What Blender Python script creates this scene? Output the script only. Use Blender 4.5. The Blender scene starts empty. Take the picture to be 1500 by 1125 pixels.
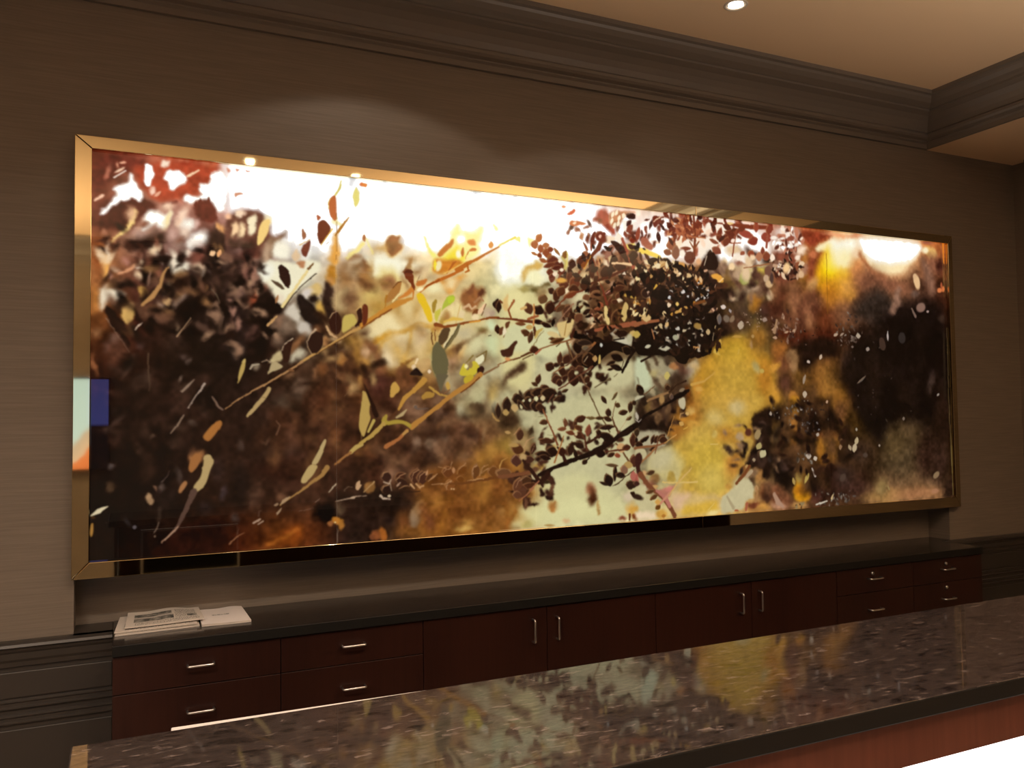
import bpy, bmesh, math, random
import numpy as np
from mathutils import Vector, Matrix

# ------------------------------------------------------------------ camera, world, exposure
sc = bpy.context.scene
col = sc.collection
H = 1.62                                   # eye height
cam_d = bpy.data.cameras.new('camera'); cam = bpy.data.objects.new('camera', cam_d); col.objects.link(cam)
cam_d.sensor_width = 36.0; cam_d.lens = 1221.06 / 1500 * 36.0
cam_d.clip_start = 0.02
cr = Vector((0.90694364, -0.42104738, -0.01312782)); cu = Vector((-0.00543548, -0.04285798, 0.99906639)); cf = Vector((0.42121692, 0.90602555, 0.04115837))
cam.matrix_world = Matrix(((cr.x, cu.x, -cf.x, 0), (cr.y, cu.y, -cf.y, 0), (cr.z, cu.z, -cf.z, H), (0, 0, 0, 1)))
sc.camera = cam
w = bpy.data.worlds.new('world'); sc.world = w; w.use_nodes = True
w.node_tree.nodes['Background'].inputs['Color'].default_value = (1.0, 0.72, 0.45, 1)
w.node_tree.nodes['Background'].inputs['Strength'].default_value = 0.02
vs = sc.view_settings
sc.display_settings.display_device = 'sRGB'
vs.view_transform = 'Standard'; vs.look = 'None'; vs.gamma = 1.0; vs.exposure = 0.0; vs.use_curve_mapping = False
sc.cycles.max_bounces = 10; sc.cycles.diffuse_bounces = 5; sc.cycles.glossy_bounces = 5
sc.cycles.use_denoising = True
sc.cycles.sample_clamp_indirect = 6.0

WARM = (1.0, 0.85, 0.70)
# recessed downlights: x, y, power (watts), spot spread (deg), blend
DOWNLIGHTS = [
    (2.479, 2.895, 6, 120, 1.0), (0.94, 2.72, 11, 119, .12), (2.02, 2.72, 7, 110, .15),
    (0.79, 0.80, 80, 150, 1.0), (1.566, 0.72, 80, 150, 1.0), (-0.90, 0.80, 160, 150, 1.0), (-2.6, 0.80, 120, 150, 1.0),
    (-2.6, -1.10, 120, 150, 1.0), (-0.90, -1.10, 150, 150, 1.0),  # those at negative x are unseen, added for general room light
]
ADDED_UPLIGHTS = [(3.3, -0.35, 430), (-1.3, -0.9, 270)]      # unseen floor lamps added to brighten the ceiling: x, y, watts

# ------------------------------------------------------------------ helpers
def tag(o, label=None, cat=None, group=None, kind=None):
    if label: o['label'] = label
    if cat: o['category'] = cat
    if group: o['group'] = group
    if kind: o['kind'] = kind
    return o

def empty(name, loc=(0, 0, 0), rz=0.0):
    o = bpy.data.objects.new(name, None); col.objects.link(o)
    o.location = loc; o.rotation_euler = (0, 0, rz); o.empty_display_size = .05
    return o

def obj(name, bm, mat, parent=None, smooth=False, bevel=0.0, kind=None):
    me = bpy.data.meshes.new(name)
    bmesh.ops.recalc_face_normals(bm, faces=bm.faces[:])
    bm.to_mesh(me); bm.free()
    for m in (mat if isinstance(mat, (list, tuple)) else [mat]): me.materials.append(m)
    o = bpy.data.objects.new(name, me); col.objects.link(o)
    if parent: o.parent = parent
    if smooth:
        for p in me.polygons: p.use_smooth = True
    if bevel:
        b = o.modifiers.new('bevel', 'BEVEL'); b.width = bevel; b.segments = 2; b.limit_method = 'ANGLE'
    if kind: o['kind'] = kind
    return o

def box(bm, x0, x1, y0, y1, z0, z1, mi=0):
    v = [bm.verts.new(p) for p in ((x0, y0, z0), (x1, y0, z0), (x1, y1, z0), (x0, y1, z0), (x0, y0, z1), (x1, y0, z1), (x1, y1, z1), (x0, y1, z1))]
    for f in ((0, 3, 2, 1), (4, 5, 6, 7), (0, 1, 5, 4), (1, 2, 6, 5), (2, 3, 7, 6), (3, 0, 4, 7)):
        bm.faces.new([v[i] for i in f]).material_index = mi
    return v

def bxo(name, mat, parent, *d, bevel=0.0, kind=None):
    bm = bmesh.new(); box(bm, *d)
    return obj(name, bm, mat, parent, bevel=bevel, kind=kind)

def sweep(bm, rings, close_ends=True, cyclic=True):
    """rings: list of lists of points, same count; skins them"""
    R = [[bm.verts.new(p) for p in r] for r in rings]
    n = len(R[0])
    for a, b in zip(R, R[1:]):
        for i in range(n if cyclic else n - 1):
            j = (i + 1) % n
            bm.faces.new((a[i], a[j], b[j], b[i]))
    if close_ends and cyclic:
        bm.faces.new(R[0][::-1]); bm.faces.new(R[-1])
    return R

def tube(bm, pts, r, n=12):
    pts = [Vector(p) for p in pts]
    rings = []
    for i, p in enumerate(pts):
        d = (pts[min(i + 1, len(pts) - 1)] - pts[max(i - 1, 0)]).normalized()
        a = d.cross(Vector((0.31, 0.17, 0.93))).normalized(); b = d.cross(a)
        rings.append([p + a * r * math.cos(t) + b * r * math.sin(t) for t in (2 * math.pi * k / n for k in range(n))])
    sweep(bm, rings)

def lathe(bm, prof, n=32):
    """prof: (radius, z) list"""
    rings = [[(r * math.cos(t), r * math.sin(t), z) for t in (2 * math.pi * k / n for k in range(n))] for r, z in prof]
    sweep(bm, rings, close_ends=False)

def mat(name):
    m = bpy.data.materials.new(name); m.use_nodes = True
    nt = m.node_tree; b = nt.nodes['Principled BSDF']
    return m, nt, b

def N(nt, typ, **kw):
    n = nt.nodes.new(typ)
    for k, v in kw.items():
        if k in n.inputs.keys(): n.inputs[k].default_value = v
        else: setattr(n, k, v)
    return n

def ramp(nt, stops):
    r = nt.nodes.new('ShaderNodeValToRGB'); e = r.color_ramp.elements
    while len(e) < len(stops): e.new(.5)
    for i, (p, c) in enumerate(stops): e[i].position = p; e[i].color = (*c, 1)
    return r

def coords(nt, scale):
    t = N(nt, 'ShaderNodeTexCoord'); g = N(nt, 'ShaderNodeNewGeometry'); m = N(nt, 'ShaderNodeMapping')
    m.inputs['Scale'].default_value = scale
    nt.links.new(g.outputs['Position'], m.inputs['Vector'])
    nt.nodes.remove(t)
    return m.outputs['Vector']

# ------------------------------------------------------------------ materials
def plain(name, c, rough=.5, metal=0.0, spec=.5):
    m, nt, b = mat(name)
    b.inputs['Base Color'].default_value = (*c, 1); b.inputs['Roughness'].default_value = rough
    b.inputs['Metallic'].default_value = metal; b.inputs['Specular IOR Level'].default_value = spec
    return m

def grasscloth():
    m, nt, b = mat('grasscloth')
    n1 = N(nt, 'ShaderNodeTexNoise', Scale=1.0, Detail=3.0); nt.links.new(coords(nt, (5, 5, 170)), n1.inputs['Vector'])
    n2 = N(nt, 'ShaderNodeTexNoise', Scale=1.0, Detail=2.0); nt.links.new(coords(nt, (1.3, 1.3, 1.0)), n2.inputs['Vector'])
    mx = N(nt, 'ShaderNodeMath', operation='MULTIPLY_ADD'); nt.links.new(n1.outputs['Fac'], mx.inputs[0]); mx.inputs[1].default_value = .75
    m2 = N(nt, 'ShaderNodeMath', operation='MULTIPLY'); nt.links.new(n2.outputs['Fac'], m2.inputs[0]); m2.inputs[1].default_value = .25
    nt.links.new(m2.outputs[0], mx.inputs[2])
    r = ramp(nt, [(.3, (.170, .138, .108)), (.5, (.195, .159, .125)), (.7, (.222, .182, .144))])
    nt.links.new(mx.outputs[0], r.inputs['Fac']); nt.links.new(r.outputs['Color'], b.inputs['Base Color'])
    bp = N(nt, 'ShaderNodeBump', Strength=.25, Distance=.002); nt.links.new(n1.outputs['Fac'], bp.inputs['Height']); nt.links.new(bp.outputs['Normal'], b.inputs['Normal'])
    b.inputs['Roughness'].default_value = .55; b.inputs['Specular IOR Level'].default_value = .3
    return m

def granite(name, lo, mid, hi, rough=.1):
    m, nt, b = mat(name)
    v = coords(nt, (24, 62, 40))
    n1 = N(nt, 'ShaderNodeTexNoise', Scale=1.0, Detail=6.0, Roughness=.62, Distortion=1.1); nt.links.new(v, n1.inputs['Vector'])
    vo = N(nt, 'ShaderNodeTexVoronoi', Scale=1.6, Randomness=1.0); nt.links.new(v, vo.inputs['Vector'])
    ad = N(nt, 'ShaderNodeMath', operation='MULTIPLY_ADD'); nt.links.new(vo.outputs['Color'], ad.inputs[0]); ad.inputs[1].default_value = .35
    ml = N(nt, 'ShaderNodeMath', operation='MULTIPLY'); nt.links.new(n1.outputs['Fac'], ml.inputs[0]); ml.inputs[1].default_value = .7
    nt.links.new(ml.outputs[0], ad.inputs[2])
    r = ramp(nt, [(.3, lo), (.5, mid), (.64, mid), (.78, hi)])
    nt.links.new(ad.outputs[0], r.inputs['Fac']); nt.links.new(r.outputs['Color'], b.inputs['Base Color'])
    rr = N(nt, 'ShaderNodeMapRange'); nt.links.new(ad.outputs[0], rr.inputs['Value'])
    rr.inputs['From Min'].default_value = .3; rr.inputs['From Max'].default_value = .75
    rr.inputs['To Min'].default_value = rough * .6; rr.inputs['To Max'].default_value = rough * 1.6
    nt.links.new(rr.outputs['Result'], b.inputs['Roughness'])
    b.inputs['IOR'].default_value = 1.68
    n3 = N(nt, 'ShaderNodeTexNoise', Scale=1.0, Detail=5.0, Roughness=.65, Distortion=.8); nt.links.new(coords(nt, (38, 95, 60)), n3.inputs['Vector'])
    sp = N(nt, 'ShaderNodeMapRange'); nt.links.new(n3.outputs['Fac'], sp.inputs['Value'])
    sp.inputs['From Min'].default_value = .36; sp.inputs['From Max'].default_value = .66; sp.inputs['To Min'].default_value = .22; sp.inputs['To Max'].default_value = .72
    nt.links.new(sp.outputs['Result'], b.inputs['Specular IOR Level'])
    return m

def wood(name, a, c, scale=(60, 60, 3), rough=.32):
    m, nt, b = mat(name)
    n1 = N(nt, 'ShaderNodeTexNoise', Scale=1.0, Detail=4.0, Roughness=.6, Distortion=.4); nt.links.new(coords(nt, scale), n1.inputs['Vector'])
    n2 = N(nt, 'ShaderNodeTexNoise', Scale=1.0, Detail=1.0); nt.links.new(coords(nt, (3.1, 3.1, .4)), n2.inputs['Vector'])
    ad = N(nt, 'ShaderNodeMath', operation='ADD'); nt.links.new(n1.outputs['Fac'], ad.inputs[0]); nt.links.new(n2.outputs['Fac'], ad.inputs[1])
    hf = N(nt, 'ShaderNodeMath', operation='MULTIPLY'); nt.links.new(ad.outputs[0], hf.inputs[0]); hf.inputs[1].default_value = .5
    r = ramp(nt, [(.35, a), (.65, c)]); nt.links.new(hf.outputs[0], r.inputs['Fac']); nt.links.new(r.outputs['Color'], b.inputs['Base Color'])
    b.inputs['Roughness'].default_value = rough; b.inputs['Specular IOR Level'].default_value = .4
    return m

def brass():
    m, nt, b = mat('polished_brass')
    b.inputs['Base Color'].default_value = (.60, .49, .29, 1); b.inputs['Metallic'].default_value = 1.0
    b.inputs['Roughness'].default_value = .035
    return m

def glow(name, c, s):
    m, nt, b = mat(name)
    b.inputs['Base Color'].default_value = (.6, .6, .6, 1)
    b.inputs['Emission Color'].default_value = (*c, 1); b.inputs['Emission Strength'].default_value = s
    return m

M_WALL = grasscloth()
M_CEIL = plain('ceiling_paint', (.86, .64, .42), .8, spec=.2)
M_TRIM = plain('brown_trim_paint', (.180, .152, .128), .42)
M_WAINSCOT = plain('dark_wainscot_paint', (.040, .033, .028), .36)
M_FLOOR = plain('tan_carpet', (.26, .205, .155), .9, spec=.1)
M_STONE = granite('brown_granite', (.010, .007, .006), (.036, .026, .0235), (.15, .115, .102), .04)
M_STONE_B = granite('dark_granite', (.010, .008, .007), (.020, .016, .014), (.05, .040, .035), .13)
M_EDGE = plain('shaded_stone_edge', (.011, .0102, .009), .45, spec=.25)  # same stone in a darker copy: dim light on the edges painted in
M_CHERRY = wood('dark_cherry', (.020, .0060, .0040), (.034, .0100, .0062), rough=.36)
M_FRONTWOOD = wood('cherry_counter_front', (.15, .048, .032), (.21, .070, .045))
M_BRASS = brass()
M_STEEL = plain('brushed_steel', (.84, .82, .80), .28, 1.0)
M_BLACK = plain('black_plastic', (.012, .011, .010), .4)
M_WHITEPL = plain('white_plastic', (.75, .70, .66), .35)
M_LITPANEL = glow('backlit_panel', (1.0, .93, .90), 2.2)
M_BULB = glow('lamp_glass', (1.0, .86, .68), 6.0)
M_REFL = plain('lamp_reflector', (.85, .83, .80), .12, 1.0)
M_RING = plain('lamp_ring', (.75, .66, .55), .4)
M_WHITEBOX = plain('light_box_white', (.7, .68, .65), .6)
M_DARK = plain('dark_void', (.02, .017, .014), .7)

PRINT_W, PRINT_H = 4614, 1523
PRINT_US = [34, 150, 271, 395, 523, 655, 793, 934, 1081, 1233, 1391, 1555, 1725, 1901, 2084, 2275, 2474, 2681, 2897, 3122, 3358, 3604, 3862, 4132, 4415, 4622]
PRINT_ROWS = [0.03, 0.15, 0.27, 0.4, 0.52, 0.64, 0.76, 0.88, 0.97]
PRINT_BASE = [[107, 48, 32, 122, 64, 48, 160, 104, 64, 122, 74, 40, 51, 25, 15, 28, 15, 12, 24, 14, 11, 16, 10, 8, 20, 12, 8], [138, 74, 56, 240, 192, 160, 122, 80, 64, 64, 32, 24, 42, 23, 16, 30, 18, 13, 27, 16, 12, 20, 13, 10, 26, 14, 10], [216, 128, 96, 192, 144, 128, 90, 64, 56, 58, 42, 34, 36, 24, 18, 34, 21, 16, 32, 20, 16, 28, 17, 13, 36, 19, 12], [240, 176, 144, 144, 88, 74, 64, 48, 40, 36, 26, 22, 28, 20, 16, 40, 26, 20, 44, 28, 21, 40, 24, 15, 48, 24, 14], [255, 255, 255, 224, 176, 160, 74, 56, 48, 36, 26, 24, 30, 21, 18, 44, 29, 23, 46, 30, 23, 42, 26, 18, 74, 36, 20], [255, 255, 255, 255, 248, 240, 138, 106, 88, 44, 30, 24, 48, 32, 24, 48, 33, 26, 58, 40, 32, 58, 36, 25, 106, 60, 28], [255, 255, 255, 255, 255, 255, 216, 208, 184, 138, 120, 96, 74, 52, 38, 60, 44, 34, 74, 48, 38, 64, 41, 29, 90, 48, 24], [255, 255, 255, 255, 255, 255, 192, 152, 104, 122, 90, 58, 74, 47, 32, 80, 49, 31, 76, 47, 32, 48, 32, 24, 48, 32, 26], [255, 255, 255, 255, 248, 232, 224, 192, 136, 160, 120, 72, 106, 69, 38, 90, 56, 32, 60, 38, 24, 51, 35, 26, 46, 32, 26], [255, 255, 255, 255, 244, 216, 232, 200, 144, 200, 152, 80, 168, 120, 56, 60, 36, 20, 76, 48, 32, 74, 48, 32, 106, 72, 38], [255, 255, 255, 255, 232, 168, 208, 176, 128, 176, 128, 56, 140, 106, 72, 74, 44, 28, 90, 64, 48, 92, 58, 32, 138, 90, 42], [255, 255, 255, 255, 224, 160, 216, 200, 144, 192, 176, 128, 154, 136, 104, 106, 80, 56, 90, 62, 40, 112, 72, 31, 144, 95, 44], [255, 255, 255, 255, 251, 224, 216, 212, 168, 192, 184, 144, 196, 188, 148, 138, 116, 80, 106, 76, 44, 136, 90, 40, 154, 106, 52], [255, 255, 255, 255, 248, 208, 208, 200, 160, 96, 80, 64, 192, 188, 152, 184, 180, 144, 80, 64, 48, 200, 184, 128, 216, 208, 160], [255, 255, 255, 192, 160, 112, 112, 80, 56, 112, 80, 56, 96, 76, 56, 184, 180, 144, 112, 96, 72, 196, 188, 144, 212, 204, 160], [255, 216, 192, 160, 112, 80, 96, 64, 40, 80, 56, 32, 144, 120, 88, 192, 184, 144, 112, 96, 72, 192, 184, 140, 216, 204, 156], [255, 224, 200, 144, 96, 72, 74, 52, 36, 48, 34, 26, 64, 64, 48, 128, 112, 88, 96, 80, 64, 176, 164, 120, 208, 192, 140], [248, 208, 184, 176, 120, 80, 68, 48, 32, 44, 31, 24, 128, 96, 64, 106, 80, 48, 144, 112, 48, 176, 148, 96, 208, 168, 96], [255, 216, 192, 160, 112, 60, 60, 44, 32, 88, 64, 31, 192, 144, 56, 200, 156, 64, 208, 164, 72, 216, 176, 96, 224, 176, 96], [232, 184, 160, 168, 144, 72, 96, 76, 52, 112, 96, 56, 196, 152, 64, 184, 140, 56, 152, 112, 56, 160, 128, 80, 176, 136, 88], [192, 120, 88, 112, 72, 56, 80, 56, 32, 60, 42, 32, 112, 80, 40, 80, 56, 32, 58, 42, 28, 68, 48, 32, 106, 74, 48], [224, 152, 88, 216, 152, 40, 112, 72, 42, 74, 48, 32, 90, 60, 32, 96, 68, 24, 74, 52, 24, 68, 44, 28, 90, 60, 40], [255, 232, 176, 138, 90, 60, 64, 44, 34, 48, 31, 24, 80, 56, 32, 60, 42, 26, 76, 56, 24, 52, 35, 24, 68, 48, 30], [255, 240, 208, 176, 120, 80, 58, 46, 40, 32, 24, 21, 30, 22, 20, 28, 20, 18, 48, 37, 26, 74, 60, 40, 138, 106, 72], [216, 136, 80, 96, 64, 48, 58, 40, 32, 28, 20, 19, 26, 18, 17, 30, 21, 18, 42, 32, 24, 64, 52, 36, 128, 96, 72], [160, 88, 48, 80, 44, 28, 52, 28, 20, 26, 17, 16, 28, 20, 18, 28, 19, 17, 38, 24, 16, 42, 28, 18, 60, 42, 28]]
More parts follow.
